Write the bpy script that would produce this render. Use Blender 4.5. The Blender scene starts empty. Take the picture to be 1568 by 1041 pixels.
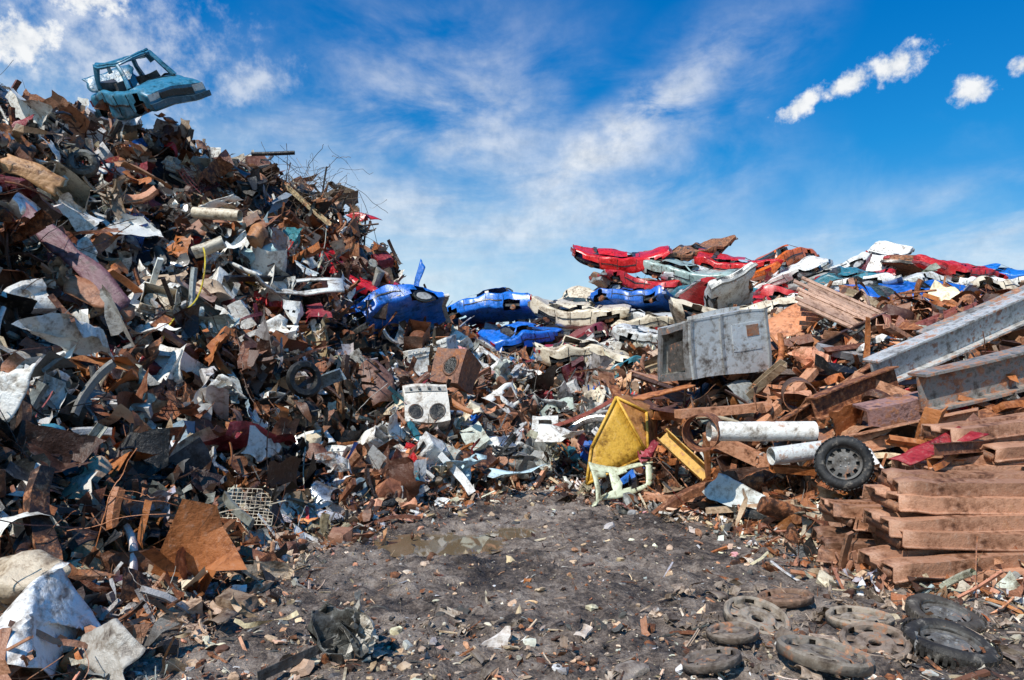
import bpy, math
import numpy as np
from mathutils import noise as mn, Vector, Euler, Matrix, Quaternion

R = np.random.default_rng(11)
rad = math.radians
scene = bpy.context.scene

# ------------------------------------------------------------------ helpers
def sn(P, f, seed, k=7):
    r = np.random.default_rng(seed)
    d = r.normal(size=(k, P.shape[1])); d /= np.linalg.norm(d, axis=1)[:, None]
    fr = f * r.uniform(.6, 1.6, k); ph = r.uniform(0, 6.28, k)
    return np.sin(P @ (d * fr[:, None]).T + ph).sum(1) / math.sqrt(k)

def gridF(nu, nv, wrap=False):
    i = np.arange(nu - 1)[:, None]; j = np.arange(nv if wrap else nv - 1)[None, :]
    j2 = (j + 1) % nv
    a = i * nv + j; b = i * nv + j2; c = (i + 1) * nv + j2; d = (i + 1) * nv + j
    return np.stack([a, d, c, b], -1).reshape(-1, 4)

def fold(P, r, n, amp, w=.06):
    for _ in range(n):
        c = P[r.integers(len(P))] * .7
        nrm = r.normal(size=3); nrm[2] *= .15; nrm /= np.linalg.norm(nrm)
        t = np.cross(nrm, [0, 0, 1]); t /= np.linalg.norm(t)
        s = (P - c) @ nrm
        a = np.clip(s / w, 0, 1) * r.normal() * amp
        q = P - c
        ca, sa = np.cos(a)[:, None], np.sin(a)[:, None]
        P = c + q * ca + np.cross(t, q) * sa + np.outer(q @ t, t) * (1 - ca)
    return P

def norm1(P):
    P = P - (P.max(0) + P.min(0)) / 2
    return P / (P.max(0) - P.min(0)).max()

def cubegrid(n):
    Vs, Fs, o = [], [], 0
    t = np.linspace(-1, 1, n + 1)
    a, b = np.meshgrid(t, t, indexing='ij'); a = a.ravel(); b = b.ravel(); one = np.ones_like(a)
    F = gridF(n + 1, n + 1)
    for k in range(3):
        for s in (-1, 1):
            P = [None] * 3
            P[k] = one * s; P[(k + 1) % 3] = a; P[(k + 2) % 3] = b
            Vs.append(np.stack(P, 1)); f = F + o
            if s > 0: f = f[:, ::-1]
            Fs.append(f); o += len(a)
    return np.concatenate(Vs), Fs

# ------------------------------------------------------------------ templates
def T_sheet(r, n=9, asp=None, nf=None, amp=.9, holes=.08, cr=.02):
    asp = asp or r.uniform(.3, 1)
    m = max(3, int(n * asp) + 1)
    x = np.linspace(-.5, .5, n); y = np.linspace(-.5, .5, m) * asp
    X, Y = np.meshgrid(x, y, indexing='ij')
    P = np.stack([X.ravel(), Y.ravel(), np.zeros(X.size)], 1)
    sk = r.normal(size=2) * .3
    P[:, 0] += P[:, 1] * sk[0]; P[:, 1] *= 1 + P[:, 0] * sk[1] * 2
    P[:, :2] += .045 * np.stack([sn(P, 14, r.integers(1e6)), sn(P, 14, r.integers(1e6))], 1)
    P = fold(P, r, nf or r.integers(3, 8), amp, .1)
    P[:, 2] += cr * (sn(P, 9, r.integers(1e6)) + .8 * np.abs(sn(P, 17, r.integers(1e6))))
    F = gridF(n, m)
    c = P[F].mean(1)
    hole = sn(c, 7, r.integers(1e6)) > (1.5 if holes < .1 else 1.1)
    keep = (r.random(len(F)) > holes * .4) & ~(hole & (holes > 0))
    return P, F[keep] if keep.sum() > len(F) * .4 else F

def T_curl(r, n=10, arc=None, asp=None):
    arc = arc or r.uniform(1.2, 4); m = 6; asp = asp or r.uniform(.5, 2)
    t = np.linspace(-arc / 2, arc / 2, n)
    y = np.linspace(-.5, .5, m) * asp
    T, Y = np.meshgrid(t, y, indexing='ij'); T = T.ravel(); Y = Y.ravel()
    rr = .5 * (1 + .15 * np.sin(T * 2 + Y * 3))
    P = np.stack([np.sin(T) * rr, Y, np.cos(T) * rr], 1)
    P = fold(P, r, 3, .5); P += .025 * np.stack([sn(P, 8, r.integers(1e6)) for _ in range(3)], 1)
    return norm1(P), gridF(n, m)

def tube(path, rad_, sides=8, flat=1.0):
    path = np.asarray(path, float); n = len(path)
    tan = np.gradient(path, axis=0); tan /= np.linalg.norm(tan, axis=1)[:, None] + 1e-9
    up = np.array([0.03, .05, 1.])
    if abs(tan[0] @ up) > .95: up = np.array([1., .02, 0.05])
    P = []
    prev = up
    for i in range(n):
        a = np.cross(tan[i], prev); a /= np.linalg.norm(a) + 1e-9
        b = np.cross(a, tan[i]); prev = b
        th = np.arange(sides) * 2 * math.pi / sides
        ri = rad_[i] if hasattr(rad_, '__len__') else rad_
        P.append(path[i] + ri * (np.cos(th)[:, None] * a + flat * np.sin(th)[:, None] * b))
    return np.concatenate(P), gridF(n, sides, True)

def T_pipe(r, sides=9):
    n = 8; t = np.linspace(-.5, .5, n)
    b = r.normal(size=2) * .5
    path = np.stack([t, b[0] * t ** 2, b[1] * np.abs(t) ** 2.5], 1)
    P, F = tube(path, r.uniform(.025, .1), sides, r.uniform(.4, 1))
    return P, F

PROF = {
 'L': ([(-.5, -.5), (.5, -.5), (.5, -.4), (-.4, -.4), (-.4, .5), (-.5, .5)], [(0, 1, 2, 3), (0, 3, 4, 5)]),
 'U': ([(-.5, .4), (-.5, -.4), (.5, -.4), (.5, .4), (.42, .4), (.42, -.3), (-.42, -.3), (-.42, .4)], [(0, 1, 6, 7), (1, 2, 5, 6), (2, 3, 4, 5)]),
 'B': ([(-.5, -.3), (.5, -.3), (.5, .3), (-.5, .3)], [(0, 1, 2, 3)]),
 'I': ([(-.4, -.6), (.4, -.6), (.4, -.52), (.04, -.5), (.04, .5), (.4, .52), (.4, .6), (-.4, .6), (-.4, .52), (-.04, .5), (-.04, -.5), (-.4, -.52)],
       [(0, 1, 2, 11), (3, 4, 9, 10), (5, 6, 7, 8)]),
}
def extrude(kind, L=1., s=.1, n=8, sy=1.0, path=None):
    pr, caps = PROF[kind]; pr = np.array(pr) * s; m = len(pr); pr[:, 1] *= sy
    x = np.linspace(-L / 2, L / 2, n)
    P = np.concatenate([np.stack([np.full(m, xi), pr[:, 0], pr[:, 1]], 1) for xi in x])
    F = gridF(n, m, True)
    c = np.array(caps)
    return P, np.concatenate([F, c[:, ::-1], c + (n - 1) * m])

def T_beam(r, kind=None):
    kind = kind or r.choice(['L', 'U', 'B', 'I', 'B'])
    P, F = extrude(kind, 1, r.uniform(.05, .14), 7)
    a, b, c = r.normal(size=3) * [.3, .25, .9]
    x = P[:, 0].copy()
    P[:, 2] += a * x * x; P[:, 1] += b * x * np.abs(x)
    y, z = P[:, 1].copy(), P[:, 2].copy(); t = c * x * .5
    P[:, 1] = y * np.cos(t) - z * np.sin(t); P[:, 2] = y * np.sin(t) + z * np.cos(t)
    return P, F

def T_box(r, n=5):
    V, Fs = cubegrid(n)
    s = np.array([1, r.uniform(.4, 1), r.uniform(.25, .8)]) * .5
    V = V * s
    k = r.integers(0, 6)
    F = [f for i, f in enumerate(Fs) if not (i == k and r.random() < .75)]
    F = np.concatenate(F)
    D = np.stack([sn(V, 4, r.integers(1e6)) for _ in range(3)], 1)
    V = V + .075 * D; V[:, 0] += V[:, 2] * r.normal() * .4
    V += .022 * np.stack([sn(V, 15, r.integers(1e6)) for _ in range(3)], 1)
    c = V[F].mean(1); F = F[sn(c, 6, r.integers(1e6)) < 1.5]
    return V, F

def T_lump(r, n=3):
    V, Fs = cubegrid(n); V = V / np.linalg.norm(V, axis=1)[:, None] ** .8
    V = V * .4 * (1 + .3 * sn(V, 2.5, r.integers(1e6)))[:, None] * [1, r.uniform(.5, 1), r.uniform(.3, .9)]
    V += .04 * np.stack([sn(V, 14, r.integers(1e6)) for _ in range(3)], 1)
    return V, np.concatenate(Fs)

def T_strip(r):
    n = 12; t = np.linspace(-.5, .5, n); w = r.uniform(.015, .06)
    P = np.concatenate([np.stack([t, np.full(n, -w), 0 * t], 1), np.stack([t, np.full(n, w), 0 * t], 1)])
    P = P.reshape(2, n, 3).transpose(1, 0, 2).reshape(-1, 3)
    tw = r.normal() * 3 * P[:, 0]
    y = P[:, 1].copy(); P[:, 1] = y * np.cos(tw); P[:, 2] = y * np.sin(tw)
    P = fold(P, r, 5, .8, .12)
    return P, gridF(n, 2)

def T_wire(r):
    n = 18
    d = np.cumsum(np.cumsum(r.normal(size=(n, 3)) * .35, 0) * .5 + r.normal(size=3), 0)
    d = norm1(d)
    return tube(d, .006, 3)

def T_ring(r, n=18, m=8, rt=.16, flat=1.2):
    a = np.linspace(0, 2 * math.pi, n + 1)
    path = np.stack([np.cos(a) * (.5 - rt), np.sin(a) * (.5 - rt), .03 * np.sin(a * 2 + r.random() * 6)], 1)
    V = []
    th = np.arange(m) * 2 * math.pi / m
    for i in range(n + 1):
        dr = np.array([math.cos(a[i]), math.sin(a[i]), 0])
        V.append(path[i] + rt * np.cos(th)[:, None] * dr + rt * flat * np.sin(th)[:, None] * np.array([0, 0, 1]))
    return np.concatenate(V), gridF(n + 1, m, True)

def T_frame(r):
    n, m = 17, 12
    x = np.linspace(-.5, .5, n); y = np.linspace(-.38, .38, m)
    X, Y = np.meshgrid(x, y, indexing='ij')
    P = np.stack([X.ravel(), Y.ravel() * (1 - .35 * X.ravel()), .04 * np.sin(X.ravel() * 6)], 1)
    F = gridF(n, m); c = P[F].mean(1)
    h1 = (np.abs(c[:, 0] - .2) < .2) & (np.abs(c[:, 1]) < .2)
    h2 = (np.abs(c[:, 0] + .26) < .14) & (np.abs(c[:, 1]) < .22)
    F = F[~(h1 | h2)]
    P = fold(P, r, 5, .5); P[:, 2] += .02 * sn(P, 10, r.integers(1e6))
    return P, F

def T_drum(r, sides=16):
    n = 7; V = []
    xs = [-.5, -.5, -.5] + list(np.linspace(-.48, .48, n)) + [.5, .5, .5]
    rs = [.01, .2, .29] + [.3 + .012 * (i % 2) for i in range(n)] + [.29, .2, .01]
    th = np.arange(sides) * 2 * math.pi / sides
    for x, q in zip(xs, rs):
        V.append(np.stack([np.full(sides, x), q * np.cos(th), q * np.sin(th)], 1))
    V = np.concatenate(V); V = V + .035 * np.stack([sn(V, 5, r.integers(1e6)) for _ in range(3)], 1)
    return V, gridF(len(xs), sides, True)

def T_mesh(r):
    n = 11; Vs, Fs, o = [], [], 0
    for k in range(n):
        for d in (0, 1):
            t = np.linspace(-.5, .5, 6); c = np.full(6, -.5 + k / (n - 1))
            p = np.stack([t, c, 0 * t] if d == 0 else [c, t, 0 * t], 1)
            V, F = tube(p, .008, 3); Vs.append(V); Fs.append(F + o); o += len(V)
    P = np.concatenate(Vs); P[:, 2] += .15 * sn(P * [1, 1, 0], 4, r.integers(1e6))
    return P, np.concatenate(Fs)

def T_chip(r):
    return T_sheet(r, 4, holes=0, nf=4, amp=1.1)
def T_stick(r):
    P, F = extrude('B', 1, r.uniform(.04, .14), 4); P[:, 2] += r.normal() * .5 * P[:, 0] ** 2; P[:, 1] += r.normal() * .15 * P[:, 0]
    return P, F
def T_stone(r): return T_lump(r, 2)

def combine(parts):
    Vs, Fs, o = [], [], 0
    for P, F in parts: Vs.append(P); Fs.append(F + o); o += len(P)
    return np.concatenate(Vs), np.concatenate(Fs)
def rrot(r):
    q = r.normal(size=4); q /= np.linalg.norm(q)
    return np.array(Quaternion(q).to_matrix())
def T_shred(r):
    L = []
    for i in range(16):
        fn = [T_strip, T_wire, T_stick, T_chip, T_strip, T_pipe][r.integers(6)]
        P, F = fn(r) if fn is not T_pipe else T_pipe(r, 5)
        P = P * r.uniform(.25, .75) @ rrot(r).T + r.normal(size=3) * [.2, .2, .09]; L.append((P, F))
    return combine(L)
def T_machine(r):
    L = []
    for i in range(r.integers(6, 11)):
        k = r.integers(6)
        P, F = [lambda: T_box(r, 3), lambda: T_drum(r, 10), lambda: T_ring(r, 14, 6, .12), lambda: T_pipe(r, 7), lambda: T_lump(r, 4), lambda: T_beam(r)][k]()
        P = P * r.uniform(.25, .6) @ rrot(r).T + r.normal(size=3) * [.22, .14, .1]; L.append((P, F))
    return combine(L)
def T_appl(r):
    """gutted appliance casing: door opening, seams, inner tub"""
    n = 8; V, Fs = cubegrid(n); s = np.array([.36, .34, .5]); L = []
    F = []
    for i, f in enumerate(Fs):
        if i == 5 and r.random() < .6: continue
        c = V[f].mean(1)
        if i == 5: f = f[~((np.abs(c[:, 0]) < .5) & (np.abs(c[:, 1]) < .55))]
        if i == 3: f = f[~((np.abs(c[:, 0]) < .3) & (np.abs(c[:, 2] + .2) < .3))]
        F.append(f)
    L.append((V * s, np.concatenate(F)))
    if r.random() < .6:
        P, F_ = T_drum(r, 14); L.append((P[:, [1, 2, 0]] * [.9, .9, .5], F_))
    for z in (-.3, .25, .38):
        P, F_ = extrude('B', .7, .03, 3); L.append((P + [0, -.345, z], F_))
    for x in (-.2, -.08, .06, .2):
        P, F_ = extrude('B', .03, .05, 2); L.append((P + [x, -.36, .42], F_))
    P, F = combine(L); sh = r.normal() * .25
    P[:, 0] += P[:, 2] * sh
    P += .05 * np.stack([sn(P, 4, r.integers(1e6)) for _ in range(3)], 1) + .012 * np.stack([sn(P, 14, r.integers(1e6)) for _ in range(3)], 1)
    return P, F

# ------------------------------------------------------------------ mesh building
class Build:
    def __init__(s): s.V, s.F, s.C, s.o = [], [], [], 0
    def add(s, P, F, col, rust=.3):
        P = np.asarray(P, float)
        s.V.append(P); s.F.append(np.asarray(F) + s.o); s.o += len(P)
        c = np.empty((len(P), 4)); c[:, :3] = col; c[:, 3] = rust; s.C.append(c)
    def box(s, c, size, col, rust=.3, n=1, rot=None):
        V, F = cubegrid(n); V = V * np.array(size) / 2
        if rot is not None: V = V @ np.array(Euler(rot).to_matrix()).T
        s.add(V + np.array(c), np.concatenate(F), col, rust)
    def arrays(s): return np.concatenate(s.V), np.concatenate(s.F), np.concatenate(s.C)
    def obj(s, name, mat, loc=(0, 0, 0), rot=(0, 0, 0), sharp=.55, thick=0, deform=None):
        V, F, C = s.arrays()
        if deform is not None: V = deform(V)
        return mkobj(name, V, F, C, mat, loc, rot, sharp, thick)

def mkobj(name, V, F, C, mat, loc=(0, 0, 0), rot=(0, 0, 0), sharp=.55, thick=0):
    me = bpy.data.meshes.new(name)
    me.vertices.add(len(V)); me.vertices.foreach_set('co', np.asarray(V, np.float32).ravel())
    me.loops.add(F.size); me.loops.foreach_set('vertex_index', F.astype(np.int32).ravel())
    me.polygons.add(len(F)); me.polygons.foreach_set('loop_start', (np.arange(len(F)) * F.shape[1]).astype(np.int32))
    me.update(calc_edges=True)
    if C is not None:
        a = me.color_attributes.new('Col', 'FLOAT_COLOR', 'POINT')
        a.data.foreach_set('color', np.asarray(C, np.float32).ravel())
    me.validate()
    if sharp is not None:
        me.shade_smooth(); me.set_sharp_from_angle(angle=sharp)
    me.materials.append(mat)
    ob = bpy.data.objects.new(name, me); scene.collection.objects.link(ob)
    ob.location = loc; ob.rotation_euler = [rad(a) for a in rot]
    if thick:
        m = ob.modifiers.new('solid', 'SOLIDIFY'); m.thickness = thick; m.offset = 0
    return ob

# ------------------------------------------------------------------ materials
def newmat(name):
    m = bpy.data.materials.new(name); m.use_nodes = True
    nt = m.node_tree; nt.nodes.clear()
    return m, nt, nt.nodes, nt.links

def N(nt, t, **k):
    n = nt.nodes.new(t)
    for a, v in k.items(): setattr(n, a, v)
    return n

def ramp(nt, fac, stops):
    r = nt.nodes.new('ShaderNodeValToRGB'); e = r.color_ramp.elements
    while len(e) < len(stops): e.new(.5)
    for el, (p, c) in zip(e, stops):
        el.position = p; el.color = (*c, 1) if len(c) == 3 else c
    nt.links.new(fac, r.inputs[0]); return r.outputs[0]

def math_(nt, op, a, b=None, c=None, clamp=False):
    n = nt.nodes.new('ShaderNodeMath'); n.operation = op; n.use_clamp = clamp
    for i, v in enumerate((a, b, c)):
        if v is None: continue
        if isinstance(v, (int, float)): n.inputs[i].default_value = v
        else: nt.links.new(v, n.inputs[i])
    return n.outputs[0]

def mix(nt, fac, a, b, mode='MIX'):
    n = nt.nodes.new('ShaderNodeMix'); n.data_type = 'RGBA'; n.blend_type = mode
    for idx, v in ((0, fac), (6, a), (7, b)):
        if isinstance(v, (int, float)): n.inputs[idx].default_value = v
        elif isinstance(v, tuple): n.inputs[idx].default_value = (*v, 1)
        else: nt.links.new(v, n.inputs[idx])
    return n.outputs[2]

def noise_(nt, vec, scale, detail=6, rough=.6, dist=0):
    n = N(nt, 'ShaderNodeTexNoise'); n.inputs['Scale'].default_value = scale
    n.inputs['Detail'].default_value = detail; n.inputs['Roughness'].default_value = rough
    n.inputs['Distortion'].default_value = dist
    nt.links.new(vec, n.inputs['Vector']); return n.outputs['Fac']

def scrapmat(name, rough=.6, metal=0., coat=0., bump=.7, dust=.35):
    m, nt, nd, lk = newmat(name)
    out = N(nt, 'ShaderNodeOutputMaterial'); b = N(nt, 'ShaderNodeBsdfPrincipled')
    lk.new(b.outputs[0], out.inputs[0])
    at = N(nt, 'ShaderNodeAttribute', attribute_name='Col')
    tc = N(nt, 'ShaderNodeTexCoord').outputs['Object']
    n1 = noise_(nt, tc, 2.6, 5, .68)
    n2 = noise_(nt, tc, 11, 5, .72)
    thr = math_(nt, 'SUBTRACT', 1.0, at.outputs['Alpha'])
    thr = math_(nt, 'MULTIPLY_ADD', thr, .5, .25)
    mixn = math_(nt, 'ADD', math_(nt, 'MULTIPLY', n1, .55), math_(nt, 'MULTIPLY', n2, .45))
    mask = math_(nt, 'MULTIPLY', math_(nt, 'SUBTRACT', mixn, thr), 14, clamp=True)
    rust = ramp(nt, n2, [(.3, (.026, .011, .007)), (.43, (.13, .043, .018)), (.55, (.33, .115, .04)), (.68, (.48, .25, .14))])
    dirt = ramp(nt, mixn, [(.37, (.24, .19, .155)), (.445, (.68, .62, .56)), (.51, (1, .985, .96))])
    col = mix(nt, 1.0, at.outputs['Color'], dirt, 'MULTIPLY')
    sc = math_(nt, 'MULTIPLY', math_(nt, 'SUBTRACT', n2, .56), 5, clamp=True)
    col = mix(nt, math_(nt, 'MULTIPLY', sc, dust), col, (.46, .40, .33))
    col = mix(nt, math_(nt, 'MULTIPLY', mask, .88), col, rust)
    lk.new(col, b.inputs['Base Color'])
    base = math_(nt, 'MULTIPLY_ADD', at.outputs['Alpha'], .4, rough - .24)
    ro = math_(nt, 'ADD', base, math_(nt, 'MULTIPLY', mask, .3))
    ro = math_(nt, 'ADD', ro, math_(nt, 'MULTIPLY', math_(nt, 'SUBTRACT', n2, .5), .4), clamp=True)
    lk.new(ro, b.inputs['Roughness'])
    if metal:
        lk.new(math_(nt, 'MULTIPLY', math_(nt, 'SUBTRACT', 1.0, mask), metal), b.inputs['Metallic'])
    b.inputs['Coat Weight'].default_value = coat; b.inputs['Coat Roughness'].default_value = .25
    bp = N(nt, 'ShaderNodeBump'); bp.inputs['Strength'].default_value = bump; bp.inputs['Distance'].default_value = .06
    lk.new(mixn, bp.inputs['Height']); lk.new(bp.outputs[0], b.inputs['Normal'])
    return m

M_scrap = scrapmat('weathered_scrap')
M_paint = scrapmat('weathered_car_paint', rough=.52, coat=.2, bump=.35, dust=.45)
M_metal = scrapmat('galvanised_steel', rough=.55, metal=.35, bump=.35)
M_bare = scrapmat('bare_metal_scrap', rough=.5, metal=.85, bump=.4)
M_rubber = scrapmat('dusty_rubber', rough=.9, bump=.5, dust=.5)

def groundmat():
    m, nt, nd, lk = newmat('dirt_ground')
    out = N(nt, 'ShaderNodeOutputMaterial'); b = N(nt, 'ShaderNodeBsdfPrincipled')
    lk.new(b.outputs[0], out.inputs[0])
    tc = N(nt, 'ShaderNodeTexCoord').outputs['Object']
    a = noise_(nt, tc, .7, 5, .65, .4); c = noise_(nt, tc, 5, 7, .72, .2); d = noise_(nt, tc, 34, 4, .75)
    s = math_(nt, 'ADD', math_(nt, 'MULTIPLY', a, .38), math_(nt, 'ADD', math_(nt, 'MULTIPLY', c, .38), math_(nt, 'MULTIPLY', d, .24)))
    col = ramp(nt, s, [(.40, (.024, .017, .013)), (.455, (.085, .061, .047)), (.505, (.22, .165, .13)), (.58, (.44, .355, .29))])
    lk.new(col, b.inputs['Base Color'])
    lk.new(ramp(nt, s, [(.41, (.3, .3, .3)), (.48, (.88, .88, .88))]), b.inputs['Roughness'])
    bp = N(nt, 'ShaderNodeBump'); bp.inputs['Strength'].default_value = 1.0; bp.inputs['Distance'].default_value = .08
    h = math_(nt, 'ADD', math_(nt, 'MULTIPLY', c, 1.0), math_(nt, 'MULTIPLY', d, .6))
    lk.new(h, bp.inputs['Height']); lk.new(bp.outputs[0], b.inputs['Normal'])
    return m
M_ground = groundmat()

def watermat():
    m, nt, nd, lk = newmat('puddle_water')
    out = N(nt, 'ShaderNodeOutputMaterial'); b = N(nt, 'ShaderNodeBsdfPrincipled')
    b.inputs['Base Color'].default_value = (.18, .125, .07, 1); b.inputs['Roughness'].default_value = .03
    b.inputs['IOR'].default_value = 1.6
    lk.new(b.outputs[0], out.inputs[0]); return m
M_water = watermat()

# ------------------------------------------------------------------ world
SUN_EL, SUN_AZ = 49, 214       # azimuth clockwise from +Y  (behind the camera, to the left)
w = bpy.data.worlds.new('World'); scene.world = w; w.use_nodes = True
nt = w.node_tree; nt.nodes.clear()
out = N(nt, 'ShaderNodeOutputWorld'); bg = N(nt, 'ShaderNodeBackground'); nt.links.new(bg.outputs[0], out.inputs[0])
bg.inputs[1].default_value = .1
sky = N(nt, 'ShaderNodeTexSky', sky_type='NISHITA', sun_disc=False)
sky.sun_elevation = rad(SUN_EL); sky.sun_rotation = rad(SUN_AZ); sky.air_density = 1.0; sky.dust_density = .6; sky.ozone_density = 3
tc = N(nt, 'ShaderNodeTexCoord').outputs['Generated']
sx = N(nt, 'ShaderNodeSeparateXYZ'); nt.links.new(tc, sx.inputs[0])
X, Y, Z = sx.outputs
az = math_(nt, 'MULTIPLY', math_(nt, 'ARCTAN2', X, Y), 57.2958)
el = math_(nt, 'MULTIPLY', math_(nt, 'ARCSINE', Z), 57.2958)
cmb = N(nt, 'ShaderNodeCombineXYZ'); nt.links.new(az, cmb.inputs[0]); nt.links.new(el, cmb.inputs[1])
V2 = cmb.outputs[0]
def blob(a0, e0, rx, ry, t=0):
    mp = N(nt, 'ShaderNodeMapping', vector_type='TEXTURE'); nt.links.new(V2, mp.inputs[0])
    mp.inputs['Location'].default_value = (a0, e0, 0); mp.inputs['Rotation'].default_value = (0, 0, rad(t)); mp.inputs['Scale'].default_value = (rx, ry, 1)
    l = N(nt, 'ShaderNodeVectorMath', operation='LENGTH'); nt.links.new(mp.outputs[0], l.inputs[0])
    return math_(nt, 'SUBTRACT', 1.0, l.outputs['Value'])
def mx(*a):
    o = a[0]
    for b_ in a[1:]: o = math_(nt, 'MAXIMUM', o, b_)
    return o
def sm(x, lo, hi):
    m_ = N(nt, 'ShaderNodeMapRange', interpolation_type='SMOOTHSTEP'); nt.links.new(x, m_.inputs[0])
    m_.inputs[1].default_value = lo; m_.inputs[2].default_value = hi; return m_.outputs[0]
nz = noise_(nt, V2, .62, 6, .62)
nzf = noise_(nt, V2, .16, 5, .6, .3)
hs = N(nt, 'ShaderNodeHueSaturation'); hs.inputs['Saturation'].default_value = 1.3; hs.inputs['Value'].default_value = 1.0
nt.links.new(sky.outputs[0], hs.inputs['Color'])
elr = ramp(nt, math_(nt, 'DIVIDE', el, 45.0, clamp=True), [(0, (1.05, 1.12, 1.12)), (.22, (.8, 1.22, 1.28)), (.40, (.22, 1.28, 1.5)), (.60, (.02, 1.25, 1.65))])
clear = mix(nt, 1.0, hs.outputs[0], elr, 'MULTIPLY')
cu = mx(blob(29.0, 22.5, 3.0, 1.5, 12), blob(26.0, 21.9, 3.2, 1.15, 14), blob(22.6, 20.9, 2.6, 1.0, 22), blob(33.6, 19.9, 1.9, 1.3),
        blob(36.3, 20.8, 1.0, .7), blob(-32, 26, 5.5, 1.6), blob(-35.5, 22.5, 4.5, 2.4, 20))
cum = sm(math_(nt, 'ADD', cu, math_(nt, 'MULTIPLY', math_(nt, 'SUBTRACT', nz, .5), 2.3)), .15, .85)
soft = mx(blob(-20.8, 22.6, 4.5, 2.0, 15), blob(-31, 23, 12, 7))
softm = math_(nt, 'MULTIPLY', sm(math_(nt, 'ADD', soft, math_(nt, 'MULTIPLY', math_(nt, 'SUBTRACT', nz, .5), 2.0)), .0, 1.2), .6)
def streak(rot, sc, scale, lo, hi):
    mp = N(nt, 'ShaderNodeMapping'); nt.links.new(V2, mp.inputs[0])
    mp.inputs['Rotation'].default_value = (0, 0, rad(rot)); mp.inputs['Scale'].default_value = sc
    return sm(noise_(nt, mp.outputs[0], scale, 7, .6, .35), lo, hi)
s1 = streak(-22, (.4, 1.0, 1), .18, .34, .74)
e1 = sm(mx(blob(11, 21, 16, 5.5, 26), blob(-8, 19, 20, 12, 10), blob(4, 14, 20, 8, 12)), -.2, .95)
c1 = math_(nt, 'MULTIPLY', math_(nt, 'MULTIPLY', s1, e1), .8)
e1b = sm(blob(9.5, 20.5, 13, 2.9, 30), -.3, 1.0)
c1b = math_(nt, 'MULTIPLY', math_(nt, 'MULTIPLY', streak(-30, (.5, 1, 1), .4, .25, .72), e1b), .9)
s2 = streak(-8, (.25, 1.0, 1), .22, .38, .75)
e2 = sm(mx(blob(30, 9, 28, 7, 8), blob(-8, 10, 22, 9)), 0, .7)
c2 = math_(nt, 'MULTIPLY', math_(nt, 'MULTIPLY', s2, e2), .7)
haze = math_(nt, 'MULTIPLY', sm(math_(nt, 'ADD', math_(nt, 'MULTIPLY_ADD', az, .13, el), math_(nt, 'MULTIPLY', math_(nt, 'SUBTRACT', nzf, .5), 14)), 22, 0), .84)
inv = lambda x: math_(nt, 'SUBTRACT', 1.0, x)
tot = inv(math_(nt, 'MULTIPLY', math_(nt, 'MULTIPLY', inv(mx(cum, softm)), inv(c1)), math_(nt, 'MULTIPLY', inv(c1b), inv(c2))))
cloudcol = ramp(nt, nz, [(.3, (6.0, 6.6, 7.4)), (.6, (9.2, 9.4, 9.6))])
c_ = mix(nt, haze, clear, (6.4, 8.4, 9.5))
c_ = mix(nt, tot, c_, cloudcol)
nt.links.new(c_, bg.inputs[0])

sl = bpy.data.lights.new('sun', 'SUN'); sl.energy = 5.0; sl.angle = rad(.5); sl.color = (1, .95, .87)
so = bpy.data.objects.new('sun', sl); scene.collection.objects.link(so)
sd = Vector((math.sin(rad(SUN_AZ)) * math.cos(rad(SUN_EL)), math.cos(rad(SUN_AZ)) * math.cos(rad(SUN_EL)), math.sin(rad(SUN_EL))))
so.rotation_euler = sd.to_track_quat('Z', 'Y').to_euler()

cam = bpy.data.cameras.new('camera'); co = bpy.data.objects.new('camera', cam); scene.collection.objects.link(co)
cam.sensor_width = 36; cam.lens = 36 * 1060 / 1568; cam.shift_y = .051; cam.clip_end = 3000; cam.clip_start = .1
co.location = (0, 0, 2); co.rotation_euler = (rad(90), 0, 0); scene.camera = co
scene.view_settings.view_transform = 'Standard'; scene.view_settings.look = 'None'; scene.view_settings.exposure = 0

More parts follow.
